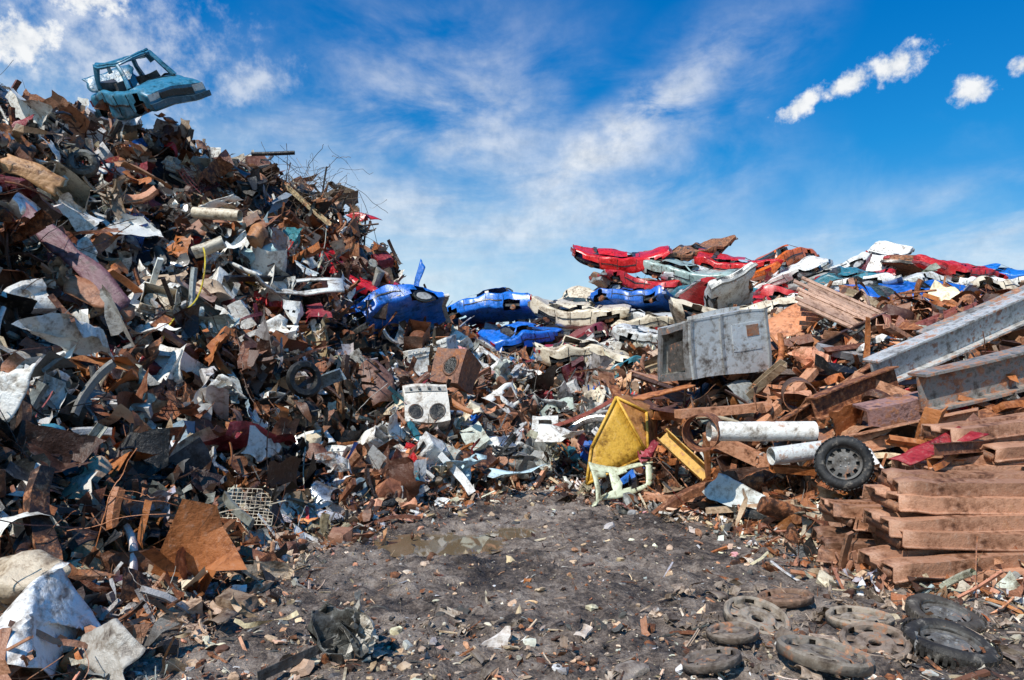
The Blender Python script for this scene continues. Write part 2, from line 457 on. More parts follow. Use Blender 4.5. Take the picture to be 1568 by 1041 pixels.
# ------------------------------------------------------------------ heap heightfield
CP = np.array([
 (-4.4,6,.3),(-5.9,8,1.25),(-7.8,10.5,3),(-9.6,13,5.7),(-11.8,16,8.4),
 (-4.1,7.4,.05),(-4.9,8.9,.5),(-5.7,10.3,1.2),(-6.9,12.5,2.5),(-8,14.5,4.3),(-9.4,17,6.8),(-10.2,18.6,8.3),
 (-3.15,8.7,0),(-3.8,10.5,.4),(-4.5,12.5,1.4),(-5.25,14.5,2.8),(-6,16.5,4.5),(-6.7,18.5,6.4),(-7.3,20.5,8.0),
 (-2.5,11.2,0),(-2.9,13,.7),(-3.4,15.5,1.8),(-4,18,3.4),(-4.6,20.5,5.5),(-5.1,22,7.0),
 (-5.3,27,6),(-8,26,8),(-12,24,9.2),(-14,18,9.2),(-3.2,24,3.6),(-1.8,28,3.9),(-3.5,21,4.0),
 (-1.6,12.5,0),(-1.8,14.5,.8),(-2.15,17,1.8),(-2.4,20,2.8),(-2.6,24,3.6),
 (-.45,14.5,.1),(-.5,16,.7),(-.6,18.5,1.5),(-.7,22,2.6),(-.9,28,4.4),
 (.93,15,0),(1,16.5,.5),(1.25,20,1.5),(1.5,24,2.6),(1.75,28,4.2),(1.9,31,5.4),
 (2.2,14,0),(2.4,15.5,.7),(2.8,18,1.8),(3.6,23,3.0),(4.4,28,5.0),(4.9,31,7.0),
 (3.07,11,0),(3.5,12.5,.7),(4.05,14.5,1.6),(4.75,17,2.2),(6.7,24,4.1),(8.2,31,6.8),
 (3.8,9.6,0),(4.3,11,.7),(5.1,13,1.6),(6.3,16,2.7),(7.85,20,4.0),(10.2,27,5.7),(11,31,6.6),
 (4.05,7.6,0),(4.8,9,.6),(5.6,10.5,1.3),(6.9,13,2.2),(9.1,17,3.5),(13.5,27,5.5),(14.4,32,6.8),
 (4.5,6.7,0),(5.1,7.6,.3),(6.1,9,.9),(7.4,11,1.8),(9.5,14,3.0),(14.9,22,4.6),(17,31,6.4),(20,30,5.6),(24,31,5.0),(30,30,4.5),
 (0,3,0),(0,6,0),(0,10,0),(.5,13,0),(2,8,0),(3,5,0),(-2,5,0),(-2,8,0),(-1,11,0),(5,3,0),(-5,3,.2),(-6.5,5,.8),(-9,6,2),(7,5,.2),(8,7,.9),(12,9,2),
 (0,45,0),(-20,34,7),(20,44,0),(10,40,2),(-10,42,2),(-20,16,9.2),(-16,10,6),(35,45,0),(-35,45,0),(20,16,3.5),(-20,3,2),(20,3,1),(0,36,3),(4,36,4.5)], float)
A_ = np.linalg.norm(CP[:, None, :2] - CP[None, :, :2], axis=2)
n_ = len(CP); Pm = np.c_[np.ones(n_), CP[:, :2]]
S_ = np.block([[A_ - 0.02 * np.eye(n_), Pm], [Pm.T, np.zeros((3, 3))]])
W_ = np.linalg.solve(S_, np.r_[CP[:, 2], 0, 0, 0])
POLY = np.array([(-3.9,0),(-3.3,5.0),(-3.1,8.2),(-2.75,9.6),(-1.6,11.8),(-.3,13.7),(1.2,14.9),(1.9,13.25),(3.2,10.6),(3.6,9.2),(3.8,7.85),(4.1,7.1),(4.9,6.2),(6.5,4),(7,0)], float)
def polyd(Q):
    n = len(POLY); d = np.full(len(Q), 1e9); ins = np.zeros(len(Q), bool)
    for i in range(n):
        a, b = POLY[i], POLY[(i + 1) % n]; e = b - a
        t = np.clip(((Q - a) @ e) / (e @ e), 0, 1)
        d = np.minimum(d, np.linalg.norm(Q - a - t[:, None] * e, axis=1))
        c = ((a[1] > Q[:, 1]) != (b[1] > Q[:, 1])) & (Q[:, 0] < (b[0] - a[0]) * (Q[:, 1] - a[1]) / (b[1] - a[1] + 1e-12) + a[0])
        ins ^= c
    return np.where(ins, -d, d)
def H(Q):
    Q = np.asarray(Q, float); out = np.empty(len(Q))
    for s in range(0, len(Q), 20000):
        q = Q[s:s + 20000]
        r = np.linalg.norm(q[:, None] - CP[None, :, :2], axis=2)
        out[s:s + 20000] = r @ W_[:n_] + W_[n_] + q @ W_[n_ + 1:]
    pd = polyd(Q); m = np.clip(pd / .9, 0, 1); m = m * m * (3 - 2 * m)
    out = out + (.30 * sn(Q, 1.3, 5) + .19 * sn(Q, 3.1, 6)) * np.clip(out, 0, 1)
    return np.maximum(out, 0) * m
def Hn(Q):
    e = .25; h = H(Q)
    gx = (H(Q + [e, 0]) - H(Q - [e, 0])) / (2 * e); gy = (H(Q + [0, e]) - H(Q - [0, e])) / (2 * e)
    n = np.stack([-gx, -gy, np.ones(len(Q))], 1); n /= np.linalg.norm(n, axis=1)[:, None]
    return h, n

gx = np.arange(-27, 29.01, .3); gy = np.arange(2, 48.01, .3)
GX, GY = np.meshgrid(gx, gy, indexing='ij'); Q = np.stack([GX.ravel(), GY.ravel()], 1)
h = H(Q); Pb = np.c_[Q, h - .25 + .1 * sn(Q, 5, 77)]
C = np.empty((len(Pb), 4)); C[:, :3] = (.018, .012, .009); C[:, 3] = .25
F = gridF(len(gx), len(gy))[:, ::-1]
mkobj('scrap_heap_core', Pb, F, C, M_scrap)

# ------------------------------------------------------------------ scatter
cols = {
 'rustd': (.075, .034, .02), 'rustm': (.19, .072, .036), 'rusto': (.46, .16, .05), 'salm': (.56, .275, .16), 'tan': (.54, .39, .26),
 'white': (.86, .845, .80), 'cream': (.72, .62, .47), 'grey': (.37, .365, .35), 'lgrey': (.64, .65, .645), 'dgrey': (.065, .062, .06), 'black': (.013, .012, .012),
 'bgrey': (.27, .37, .44), 'blue': (.015, .13, .55), 'red': (.55, .018, .02), 'maroon': (.23, .025, .035), 'yellow': (.66, .38, .03), 'teal': (.04, .19, .25), 'pink': (.48, .24, .24), 'orange': (.6, .16, .02)}
PALS = {
 'left': dict(rustd=26, rustm=19, rusto=9, salm=8, tan=7, white=12, cream=6, grey=6, lgrey=5, dgrey=8, black=9, bgrey=2, red=1.5, maroon=2, blue=.4, yellow=.5, teal=.5),
 'mid': dict(rustd=11, rustm=12, rusto=9, salm=11, tan=10, white=23, cream=10, grey=6, lgrey=9, dgrey=4, black=6, bgrey=4, red=2.8, maroon=3.4, blue=1.6, yellow=.7, teal=1, pink=2),
 'back': dict(rustd=12, rustm=10, rusto=5, salm=6, tan=8, white=10, cream=7, grey=9, lgrey=8, dgrey=10, black=10, bgrey=5, red=4, maroon=3, blue=3, teal=3),
 'right': dict(rustd=12, rustm=18, rusto=27, salm=22, tan=7, white=4, cream=4, grey=4, lgrey=3, dgrey=5, black=6, bgrey=.7, red=1.5, maroon=2),
 'base': dict(rustd=12, rustm=17, rusto=11, salm=19, tan=23, white=9, cream=12, grey=5, lgrey=3, dgrey=5, black=4, pink=1, red=.6),
 'ground': dict(rustd=18, rustm=10, rusto=1, salm=9, tan=24, cream=8, white=1.6, grey=9, dgrey=14, black=5),
}
def pick(pal, n):
    k = list(PALS[pal]); p = np.array([PALS[pal][a] for a in k], float); p /= p.sum()
    ix = R.choice(len(k), n, p=p); c = np.array([cols[a] for a in k])[ix]
    v = R.lognormal(0, .26, n)[:, None]; tint = 1 + R.normal(size=(n, 3)) * .04
    c = np.clip(c * v * tint, .005, .88)
    isr = np.array([a.startswith('rust') or a == 'salm' for a in k])[ix]
    ru = np.where(isr, R.uniform(.2, .65, n), R.uniform(.0, .5, n))
    return np.c_[c, ru]

def variants(fn, k, **kw):
    return [fn(np.random.default_rng(R.integers(1e9)), **kw) for _ in range(k)]
LIB = {
 'sheet': variants(T_sheet, 44, n=12, cr=.028), 'sheet_s': variants(T_sheet, 18, n=6), 'curl': variants(T_curl, 16), 'pipe': variants(T_pipe, 14),
 'beam': variants(T_beam, 18), 'box': variants(T_box, 16), 'lump': variants(T_lump, 12, n=4), 'strip': variants(T_strip, 18), 'wire': variants(T_wire, 24),
 'ring': variants(T_ring, 3), 'frame': variants(T_frame, 10), 'drum': variants(T_drum, 5), 'mesh': variants(T_mesh, 3),
 'chip': variants(T_chip, 16), 'stick': variants(T_stick, 10), 'stone': variants(T_stone, 10), 'shred': variants(T_shred, 10), 'machine': variants(T_machine, 10), 'appl': variants(T_appl, 8)}
def rnd_rot(nrm, tilt):
    n = len(nrm)
    nn = nrm + R.normal(size=(n, 3)) * tilt; nn /= np.linalg.norm(nn, axis=1)[:, None]
    a = R.normal(size=(n, 3)); a -= (a * nn).sum(1)[:, None] * nn; a /= np.linalg.norm(a, axis=1)[:, None]
    b = np.cross(nn, a)
    return np.stack([a, b, nn], 2)

CAP = {'box': .6, 'lump': .5, 'drum': .55, 'machine': .8, 'wire': .75, 'strip': .8, 'shred': .7, 'beam': 1.0, 'pipe': .9, 'curl': .8, 'ring': .7, 'mesh': .8}
def scatter(B, kinds, pos, nrm, size, pal, tilt=.5, asc=.25):
    n = len(pos); ks = list(kinds); p = np.array([kinds[k] for k in ks], float); p /= p.sum()
    kt = R.choice(len(ks), n, p=p); col = pick(pal, n) if isinstance(pal, str) else pal
    for ki, k in enumerate(ks):
        lib = LIB[k]; sel = np.where(kt == ki)[0]
        if not len(sel): continue
        vr = R.integers(0, len(lib), len(sel))
        for v in range(len(lib)):
            s = sel[vr == v]
            if not len(s): continue
            P, F = lib[v]; m = len(s)
            RM = rnd_rot(nrm[s], tilt)
            sf = {'beam': 1.8, 'pipe': 1.5, 'strip': 1.8, 'wire': 2.0, 'lump': .6, 'box': .8, 'ring': .9, 'stick': 1.7, 'shred': 1.9, 'machine': 1.3}.get(k, 1)
            sc = (np.minimum(size[s], CAP.get(k, 2)) * sf)[:, None] * (1 + R.uniform(-asc, asc, (m, 3)))
            if k == 'appl': sc = R.uniform(.7, 1.0, m)[:, None] * np.ones(3)
            PP = np.einsum('nij,nkj->nki', RM, P[None] * sc[:, None, :]) + pos[s][:, None, :]
            FF = F[None] + (np.arange(m) * len(P))[:, None, None]
            cc = np.repeat(col[s], len(P), 0)
            if k in ('wire', 'ring'): cc[:, :3] *= .4
            if k in ('lump', 'shred', 'machine'): cc[:, :3] *= .55
            B.V.append(PP.reshape(-1, 3)); B.F.append(FF.reshape(-1, 4) + B.o); B.C.append(cc); B.o += m * len(P)

def sample(n, xr, yr, cond, power=0.8):
    got = []; tot = 0
    while tot < n:
        q = np.stack([R.uniform(*xr, n * 2), R.uniform(*yr, n * 2)], 1)
        q = q[np.abs(q[:, 0]) < .80 * q[:, 1] + 1.8]
        q = q[R.random(len(q)) < (yr[0] / q[:, 1]) ** power]
        q = q[cond(q)]
        got.append(q); tot += len(q)
    return np.concatenate(got)[:n]

def heap(name, n, xr, yr, cond, kinds, pal, smed, off=(.0, .3), power=.8, tilt=.5, smin=.08, smax=1.4, sig=.5, mat=None):
    B = Build(); q = sample(n, xr, yr, cond, power)
    h, nr = Hn(q); size = np.clip(R.lognormal(math.log(smed), sig, n), smin, smax)
    pos = np.c_[q, h] + nr * (R.uniform(*off, n) * np.minimum(size, .8) / .5 * .6)[:, None]
    scatter(B, kinds, pos, nr, size, pal, tilt)
    return B.obj(name, mat or M_scrap)

xb = lambda q: -3.2 + .12 * (q[:, 1] - 12)
leftc = lambda q: (q[:, 0] < xb(q) + R.normal(size=len(q)) * .5) & (polyd(q) > .55) & (q[:, 1] < 29)
midc = lambda q: (q[:, 0] >= xb(q) + R.normal(size=len(q)) * .5) & (q[:, 0] < 2.9 + .05 * (q[:, 1] - 14)) & (polyd(q) > .4) & (q[:, 1] < 23)
backc = lambda q: (q[:, 0] > -4) & (q[:, 1] > 20.5) & (q[:, 1] < 34)
rightc = lambda q: (q[:, 0] > 2.6) & (polyd(q) > .4) & (q[:, 1] < 23) & ~((q[:, 1] < 8.4) & (q[:, 0] > 3.9))
mixk = dict(sheet=28, curl=8, pipe=7, beam=8, box=5, lump=4, strip=18, wire=13, frame=7, drum=1.2, ring=1, mesh=1, shred=13, machine=8)
heap('scrap_metal_heap', 4800, (-22, -1), (6, 29), leftc, mixk, 'left', .40, (-.3, .62), .7, .85, sig=.55)
def palm(n, ws):
    k = list(ws); p = np.array([ws[a] for a in k], float); p /= p.sum(); c = np.array([cols[a] for a in k])[R.choice(len(k), n, p=p)]
    return np.c_[c * R.uniform(.8, 1.02, (n, 1)), R.uniform(.0, .35, n)]
heap('sheet_metal_scrap', 400, (-22, -1), (7, 26), leftc, dict(sheet=30, curl=10, frame=10, pipe=5), palm(400, dict(white=15, cream=6, lgrey=5, bgrey=1.5, salm=7, rusto=8, grey=3, tan=4, rustm=5, maroon=1, red=1.3)), .62, (.15, .65), .5, .8, sig=.3)
heap('tangled_scrap_wire', 600, (-22, 2), (6, 26), lambda q: leftc(q) | midc(q), dict(shred=10, wire=14, strip=8, pipe=3), palm(600, dict(rustd=10, black=7, rustm=9, dgrey=5, tan=3, grey=1)), .36, (.2, .9), .6, .9, sig=.4)
heap('appliance_scrap', 56, (-18, 3), (9, 24), lambda q: leftc(q) | midc(q), dict(appl=1), palm(56, dict(white=10, cream=3, lgrey=4, bgrey=1, rustm=3)), .8, (.05, .3), .3, .7)
heap('bare_metal_scrap', 300, (-22, 3), (7, 29), lambda q: leftc(q) | midc(q), dict(sheet=20, curl=10, pipe=5, frame=5, strip=10), np.tile([.66, .65, .63, .15], (300, 1)) * 1.0, .34, (.1, .6), .6, .8, mat=M_bare)
heap('scrap_metal_heap', 2400, (-5, 4), (11, 23), midc, dict(mixk, sheet=34, box=6, wire=8, frame=9), 'mid', .36, (-.1, .5), .4, .8)
heap('scrap_metal_heap', 2300, (-4, 27), (20.5, 34), backc, mixk, 'back', .40, (-.3, .0), .1, .5)
heap('scrap_metal_heap', 2800, (2.6, 20), (6, 23), rightc, dict(sheet=14, curl=7, pipe=8, beam=34, box=3, lump=3, strip=12, wire=5, frame=3, drum=1, shred=10, machine=5), 'right', .36, (-.1, .45), .6, .55)
footc = lambda q: (np.abs(polyd(q) - .3) < .15 + np.abs(R.normal(size=len(q))) * .6) & (q[:, 1] < 20)
smallk = dict(sheet_s=16, stick=24, chip=13, strip=22, stone=10, wire=8, curl=5, shred=5)
heap('scrap_debris', 7500, (-8, 10), (3.5, 18), footc, smallk, 'base', .11, (0, .25), .5, .6, .03, .5, .6)
leftfoot = lambda q: (q[:, 0] < -2.6) & (polyd(q) > 0) & (polyd(q) < 2.4)
heap('scrap_debris', 5600, (-9, -2), (3.6, 12), leftfoot, dict(smallk, sheet=6, beam=3, machine=2), 'base', .135, (0, .35), .3, .6, .03, .6, .6)

# ------------------------------------------------------------------ ground
def stretch(lo, hi, step, far, g=1.22):
    c = list(np.arange(lo, hi + 1e-6, step)); s = step
    a = [lo]
    while a[-1] > -far: s *= g; a.append(a[-1] - s)
    s = step; b = [hi]
    while b[-1] < far: s *= g; b.append(b[-1] + s)
    return np.array(a[:0:-1] + c + b[1:])
PUD = (-.98, 9.25)
def ground_z(Q):
    z = np.empty(len(Q))
    for i, (x, y) in enumerate(Q):
        if abs(x) > 14 or y > 22 or y < 0: z[i] = 0; continue
        z[i] = .04 * mn.fractal((x * .8, y * .8, 3), .9, 2.1, 3) + .06 * mn.fractal((x * 4, y * 4, 0), .55, 2.1, 5)
    for (x0, sl_, a) in ((-.2, .05, .035), (1.5, .03, .035), (-1.5, .12, .02)):
        d = Q[:, 0] - (x0 + sl_ * (Q[:, 1] - 8) + .15 * np.sin(Q[:, 1] * .7)); z -= a * np.exp(-(d / .16) ** 2) * (Q[:, 1] < 14)
    def dip(cx, cy, rx, ry, a):
        d = ((Q[:, 0] - cx) / rx) ** 2 + ((Q[:, 1] - cy) / ry) ** 2
        return -a * np.exp(-d ** 1.5)
    z += dip(PUD[0], PUD[1], .72, .6, .17) + dip(.05, 10.0, .36, .34, .13) + dip(.62, 7.9, .25, .15, .04)
    return z
xs = stretch(-7, 7, .045, 900); ys = stretch(4.2, 15, .045, 900)
GX, GY = np.meshgrid(xs, ys, indexing='ij'); Q = np.stack([GX.ravel(), GY.ravel()], 1)
gz = ground_z(Q)
mkobj('ground', np.c_[Q, gz], gridF(len(xs), len(ys))[:, ::-1], None, M_ground, sharp=3)
a = np.linspace(0, 2 * math.pi, 40, endpoint=False)
for c, rx, ry in (((PUD[0], PUD[1]), .95, .8), ((0.05, 10.0), .46, .44)):
    ring = [np.stack([c[0] + rx * k * np.cos(a), c[1] + ry * k * np.sin(a), np.full(40, -.035)], 1) for k in (.01, .5, 1)]
    mkobj('puddle', np.concatenate(ring), gridF(3, 40, True)[:, ::-1], None, M_water, sharp=None)

B = Build(); n = 13000
q = sample(n, (-5, 7), (4.3, 15), lambda q: (polyd(q) < .2) & ((((q[:, 0] - PUD[0]) / .85) ** 2 + ((q[:, 1] - PUD[1]) / .7) ** 2) > 1), 1.2)
dens = sn(q, 1.1, 9) + .8 * (5.6 - np.minimum(q[:, 1], 8)); q = q[(dens > -.3) | (R.random(n) < .45)]; n = len(q)
size = np.clip(R.lognormal(math.log(.032), .7, n), .01, .22)
pos = np.c_[q, ground_z(q) + size * .06]
scatter(B, dict(chip=14, stick=24, stone=40, sheet_s=8, strip=12, wire=4), pos, np.tile([0, 0, 1.], (n, 1)), size, 'ground', .3)
B.obj('ground_rubble', M_rubber)

# ------------------------------------------------------------------ crushed cars
def car(loc, rot, col, L=4.0, crush=.5, seed=0, rust=.12, name='crushed_car', amp=1.9, wheels=.4, openroof=False, tall=1.0):
    r = np.random.default_rng(seed); B = Build(); W = 1.66
    col = cols[col] if isinstance(col, str) else col
    rust = rust + .08
    ns, m = 48, 32
    s = np.linspace(-.5, .5, ns); th = np.arange(m) * 2 * math.pi / m
    tp = np.interp(s, [-.5, -.47, -.28, .18, .24, .42, .5], [.80, .93, .98, .97, .92, .84, .70])
    bt = np.interp(s, [-.5, -.42, .42, .5], [.32, .22, .22, .32])
    def ring(si, k=1.):
        hw = W / 2 * (1 - .10 * abs(2 * s[si]) ** 5) * k
        mid, hh = (tp[si] + bt[si]) / 2, (tp[si] - bt[si]) / 2 * k
        c, sn_ = np.cos(th), np.sin(th)
        return np.stack([np.full(m, s[si] * L), hw * np.sign(c) * np.abs(c) ** .3, mid + hh * np.sign(sn_) * np.abs(sn_) ** .3], 1)
    P = np.concatenate([ring(0, .02), ring(0, .5), ring(0, .92)] + [ring(i) for i in range(ns)] + [ring(ns - 1, .92), ring(ns - 1, .5), ring(ns - 1, .02)])
    F = gridF(ns + 6, m, True); c = P[F].mean(1)
    arch = np.zeros(len(F), bool)
    for wx in (-.31, .32):
        arch |= (np.abs(c[:, 1]) > .6) & (np.hypot(c[:, 0] - wx * L, c[:, 2] - .3) < .37)
    inner = (c[:, 0] > -.27 * L) & (c[:, 0] < .15 * L) & (np.abs(c[:, 1]) < .68) & (c[:, 2] > .7)
    torn = (sn(c, 3, seed + 900) > 1.5)
    B.add(P, F[~arch & ~inner & ~torn], col, rust)
    B.box((-.05 * L, 0, .42), (L * .86, 1.4, .1), (.03, .03, .03), .3, 6)
    B.box((.33 * L, 0, .6), (L * .2, .7, .35), (.03, .028, .025), .5, 4)
    for sx_ in (-.2, .02):
        for sy_ in (-.38, .38):
            B.box((sx_ * L, sy_, .7), (.5, .5, .3), (.05, .045, .04), .1, 3); B.box((sx_ * L - .25, sy_, .98), (.16, .5, .5), (.06, .055, .05), .1, 3)
    B.box((.17 * L, 0, .85), (.3, 1.3, .2), (.03, .03, .03), .0, 4)
    k = 56; t = np.arange(k) / k * 2 * math.pi
    def rr(x0, x1, hw, z):
        cx, hx = (x0 + x1) / 2 * L, (x1 - x0) / 2 * L; c, s_ = np.cos(t), np.sin(t)
        return np.stack([cx + hx * np.sign(c) * np.abs(c) ** .35, hw * np.sign(s_) * np.abs(s_) ** .35, np.full(k, .95 + (z - .95) * tall)], 1)
    rows = [rr(-.33, .21, .76, .95), rr(-.30, .165, .71, 1.1), rr(-.26, .12, .65, 1.26), rr(-.235, .085, .60, 1.38), rr(-.22, .07, .56, 1.42), rr(-.15, .0, .34, 1.445), rr(-.08, -.06, .02, 1.45)]
    P = np.concatenate(rows); F = gridF(len(rows), k, True); c = P[F].mean(1)
    tt = np.tile(np.arange(k), len(rows) - 1); row = np.repeat(np.arange(len(rows) - 1), k)
    corner = np.zeros(k, bool)
    for cc in (7, 21, 35, 49): corner[[(cc - 1) % k, cc % k, (cc + 1) % k - 1]] = True
    bp = np.abs(c[:, 0] + .05 * L) < .07
    keep = (row >= 3) | corner[tt] | (bp & (np.abs(c[:, 1]) > .4))
    if openroof:
        keep = ((row == 3)) | (keep & (row < 3)) | ((row == 4) & bp)
        for j in range(4):
            cc = (7, 21, 35, 49)[j]
            p_, f_ = tube([rows[0][cc] * [1, 1.02, 1], rows[1][cc], rows[2][cc], rows[3][cc]], .07, 6); B.add(p_, f_, col, rust)
        for row_ in (3, 4):
            p_, f_ = tube(np.r_[rows[row_], rows[row_][:1]], .055, 6); B.add(p_, f_, col, rust)
        p_, f_ = tube([(-.05 * L, -.6, .95 + .45 * tall), (-.05 * L, 0, .98 + .45 * tall), (-.05 * L, .6, .95 + .45 * tall)], .07, 6); B.add(p_, f_, col, rust)
    B.add(P, F[keep], col, rust)
    if r.random() < .5 and not openroof:
        g = (row < 3) & ~keep & (c[:, 0] < -.2 * L); B.add(P, F[g], (.03, .05, .05), 0)
    B.box((.5 * L + .01, 0, .56), (.05, .9, .14), (.02, .02, .02), .1, 4)
    for sy_ in (-.6, .6):
        B.box((.49 * L, sy_, .6), (.08, .26, .15), (.7, .7, .66), 0, 2)
        B.box((-.5 * L + .0, sy_ * 1.05, .72), (.06, .26, .16), (.35, .01, .01), 0, 2)
    bc = np.array(col) * .3 + .03 if r.random() < .6 else (.4, .4, .4)
    B.box((.5 * L + .03, 0, .4), (.12, 1.55, .14), bc, .1, 8)
    B.box((-.5 * L - .03, 0, .45), (.12, 1.5, .16), bc, .1, 8)
    for sy_ in (-1, 1):
        for xx in (-.22, -.04, .16):
            B.box((xx * L, sy_ * .832, .62), (.018, .012, .5), (.015, .015, .015), 0, 3)
        B.box((-.02 * L, sy_ * .84, .6), (.36 * L, .02, .05), (.03, .03, .03), 0, 6)
    for wx in (-.31, .32):
        p_, f_ = tube([(wx * L, -.66, .32), (wx * L, 0, .32), (wx * L, .66, .32)], .05, 6); B.add(p_, f_, (.03, .02, .015), .6)
        for sy_ in (-1, 1):
            if r.random() < wheels:
                p_, f_ = T_ring(r, 20, 8, .11, 1.0); p_ = p_[:, [0, 2, 1]] * .62 + [wx * L, sy_ * .72, .3]; B.add(p_, f_, (.02, .02, .02), 0)
                p_, f_ = T_drum(r, 14); p_ = p_[:, [1, 0, 2]] * [.66, .12, .66] + [wx * L, sy_ * .72, .3]; B.add(p_, f_, (.35, .35, .35), .3)
            else:
                p_, f_ = T_drum(r, 12); p_ = p_[:, [1, 0, 2]] * [.4, .1, .4] + [wx * L, sy_ * .66, .32]; B.add(p_, f_, (.06, .04, .03), .7)
    sd_ = r.integers(1e6)
    bend = r.normal() * .05; q0 = r.uniform(-.3, .3) * L; fa = r.normal() * .22 * crush
    def deform(V):
        V = V.copy(); z = V[:, 2]
        hi = np.clip(z - .95, 0, None)
        loc_ = .85 + .35 * sn(V * [1, 1, 0], 1.6, sd_)
        z = np.minimum(z, .95) + hi * np.clip(1 - crush * loc_ * 1.45, .04, 1)
        z = z * (1 - .32 * crush)
        V[:, 2] = z
        V[:, 2] += -.13 * crush * np.abs(sn(V * [1, .6, 0], 2.4, sd_ + 1)) * z * 1.4
        V[:, 2] -= .10 * crush * np.maximum(0, sn(V * [1, .3, 0], 6, sd_ + 2)) * z
        a_ = amp * (.2 + crush * .75)
        for f_, am in ((2.0, .075), (5.0, .036), (11, .017)):
            D = np.stack([sn(V, f_, sd_ + 10 + i + int(f_)) for i in range(3)], 1)
            V = V + am * a_ * np.sign(D) * np.abs(D) ** .8
        V[:, 2] += bend * V[:, 0] ** 2 + fa * np.maximum(0, V[:, 0] - q0)
        V[:, 1] += (.05 * crush) * V[:, 0] ** 2
        V[:, 2] -= .5
        return V
    return B.obj(name, M_paint, loc, rot, sharp=.42, deform=deform)

car((-9.5, 18.0, 9.7), (34, 10, -38), (.035, .2, .33), 3.3, .16, 3, .1, name='wrecked_car', amp=2.6, wheels=0, openroof=True, tall=2.2)
car((-3.6, 19.6, 4.35), (-30, -26, 22), (.01, .14, .6), 3.2, .6, 5, .05)
car((-1.0, 28.0, 5.4), (10, 4, 165), (.01, .17, .7), 4.1, .4, 6, .0)
car((.45, 25.6, 4.2), (14, -16, 30), (.01, .15, .65), 3.1, .6, 7, .05)
car((1.2, 24.0, 3.2), (0, -10, 10), (.02, .2, .6), 2.4, .9, 8, .1)
car((2.5, 26.2, 4.85), (12, 8, -12), cols['cream'], 3.8, .5, 9, .08)
car((2.6, 23.4, 3.6), (8, -4, 5), (.4, .015, .035), 2.9, .7, 10, .05)
car((4.9, 26.4, 4.8), (10, 5, -40), cols['lgrey'], 3.8, .6, 12, .1)
car((4.9, 25.4, 4.1), (10, 5, -20), cols['white'], 3.4, .7, 13, .12)
car((3.6, 24.4, 3.5), (10, -5, 20), cols['white'], 3.2, .75, 113, .15)
car((4.7, 30.4, 7.75), (14, 3, -8), (.65, .012, .012), 4.0, .55, 14, .0)
car((5.3, 29.8, 6.75), (5, 4, 14), (.25, .2, .15), 3.6, .8, 15, .5)
car((3.4, 29.4, 6.0), (5, -24, 30), (.3, .24, .16), 3.4, .8, 16, .5)
car((7.4, 29.2, 7.0), (14, 14, -38), (.34, .45, .42), 3.9, .5, 17, .04)
car((8.0, 31.2, 8.1), (12, -6, 15), (.2, .16, .11), 3.8, .75, 18, .6)
car((6.8, 28.6, 5.9), (5, 6, -14), (.03, .10, .12), 3.8, .7, 19, .25)
car((9.2, 28.6, 6.0), (5, 4, -20), (.05, .14, .16), 3.6, .7, 20, .25)
car((9.7, 29.8, 7.4), (14, 12, -25), (.6, .015, .015), 3.6, .5, 21, .0)
car((11.4, 29.6, 7.6), (-10, -24, 35), (.7, .14, .012), 3.4, .4, 22, .0, amp=1.2)
car((14.4, 31.4, 7.4), (10, 0, 8), (.08, .28, .48), 4.0, .5, 23, .05)
car((14.6, 28.8, 6.3), (5, -14, 20), (.38, .56, .54), 3.6, .6, 24, .15)
car((12.2, 28.2, 5.95), (5, -22, 25), cols['white'], 3.2, .7, 25, .1)
car((16.3, 30.7, 7.7), (30, -50, 20), cols['white'], 3.0, .5, 26, .15)
car((17.8, 30.6, 7.4), (10, 20, 50), (.12, .08, .05), 3.6, .5, 27, .6)
car((19.7, 28.6, 6.75), (14, 5, -40), (.015, .19, .7), 3.4, .4, 28, .0)
car((18.0, 29.0, 6.1), (5, 5, 10), cols['lgrey'], 3.8, .8, 29, .2)
car((17.0, 28.0, 5.5), (5, -5, 10), (.25, .05, .05), 3.6, .8, 30, .3)
car((-4.4, 20.0, 5.25), (10, 35, -20), (.55, .015, .03), 3.0, .7, 31, .03)
cc_ = ['grey', 'lgrey', 'white', 'teal', 'bgrey', 'maroon', 'grey', 'cream', 'red', 'blue', 'lgrey', 'white', 'rustm', 'cream']
gridc = [(x, y) for y in (21.6, 23.4, 25.2, 27.2, 29.2) for x in np.arange(2.8, 21, 2.5)]
for i, (x, y) in enumerate(gridc):
    x += R.uniform(-.8, .8); y += R.uniform(-.6, .6)
    if x > .75 * y: continue
    z = H(np.array([[x, y]]))[0]
    car((x, y, z + .42), (R.normal() * 8 + 12, R.normal() * 10, R.normal() * 35 + (180 if R.random() < .5 else 0)), cc_[R.integers(len(cc_))], R.uniform(3.0, 3.9), R.uniform(.65, .92), 500 + i, R.uniform(.05, .3))

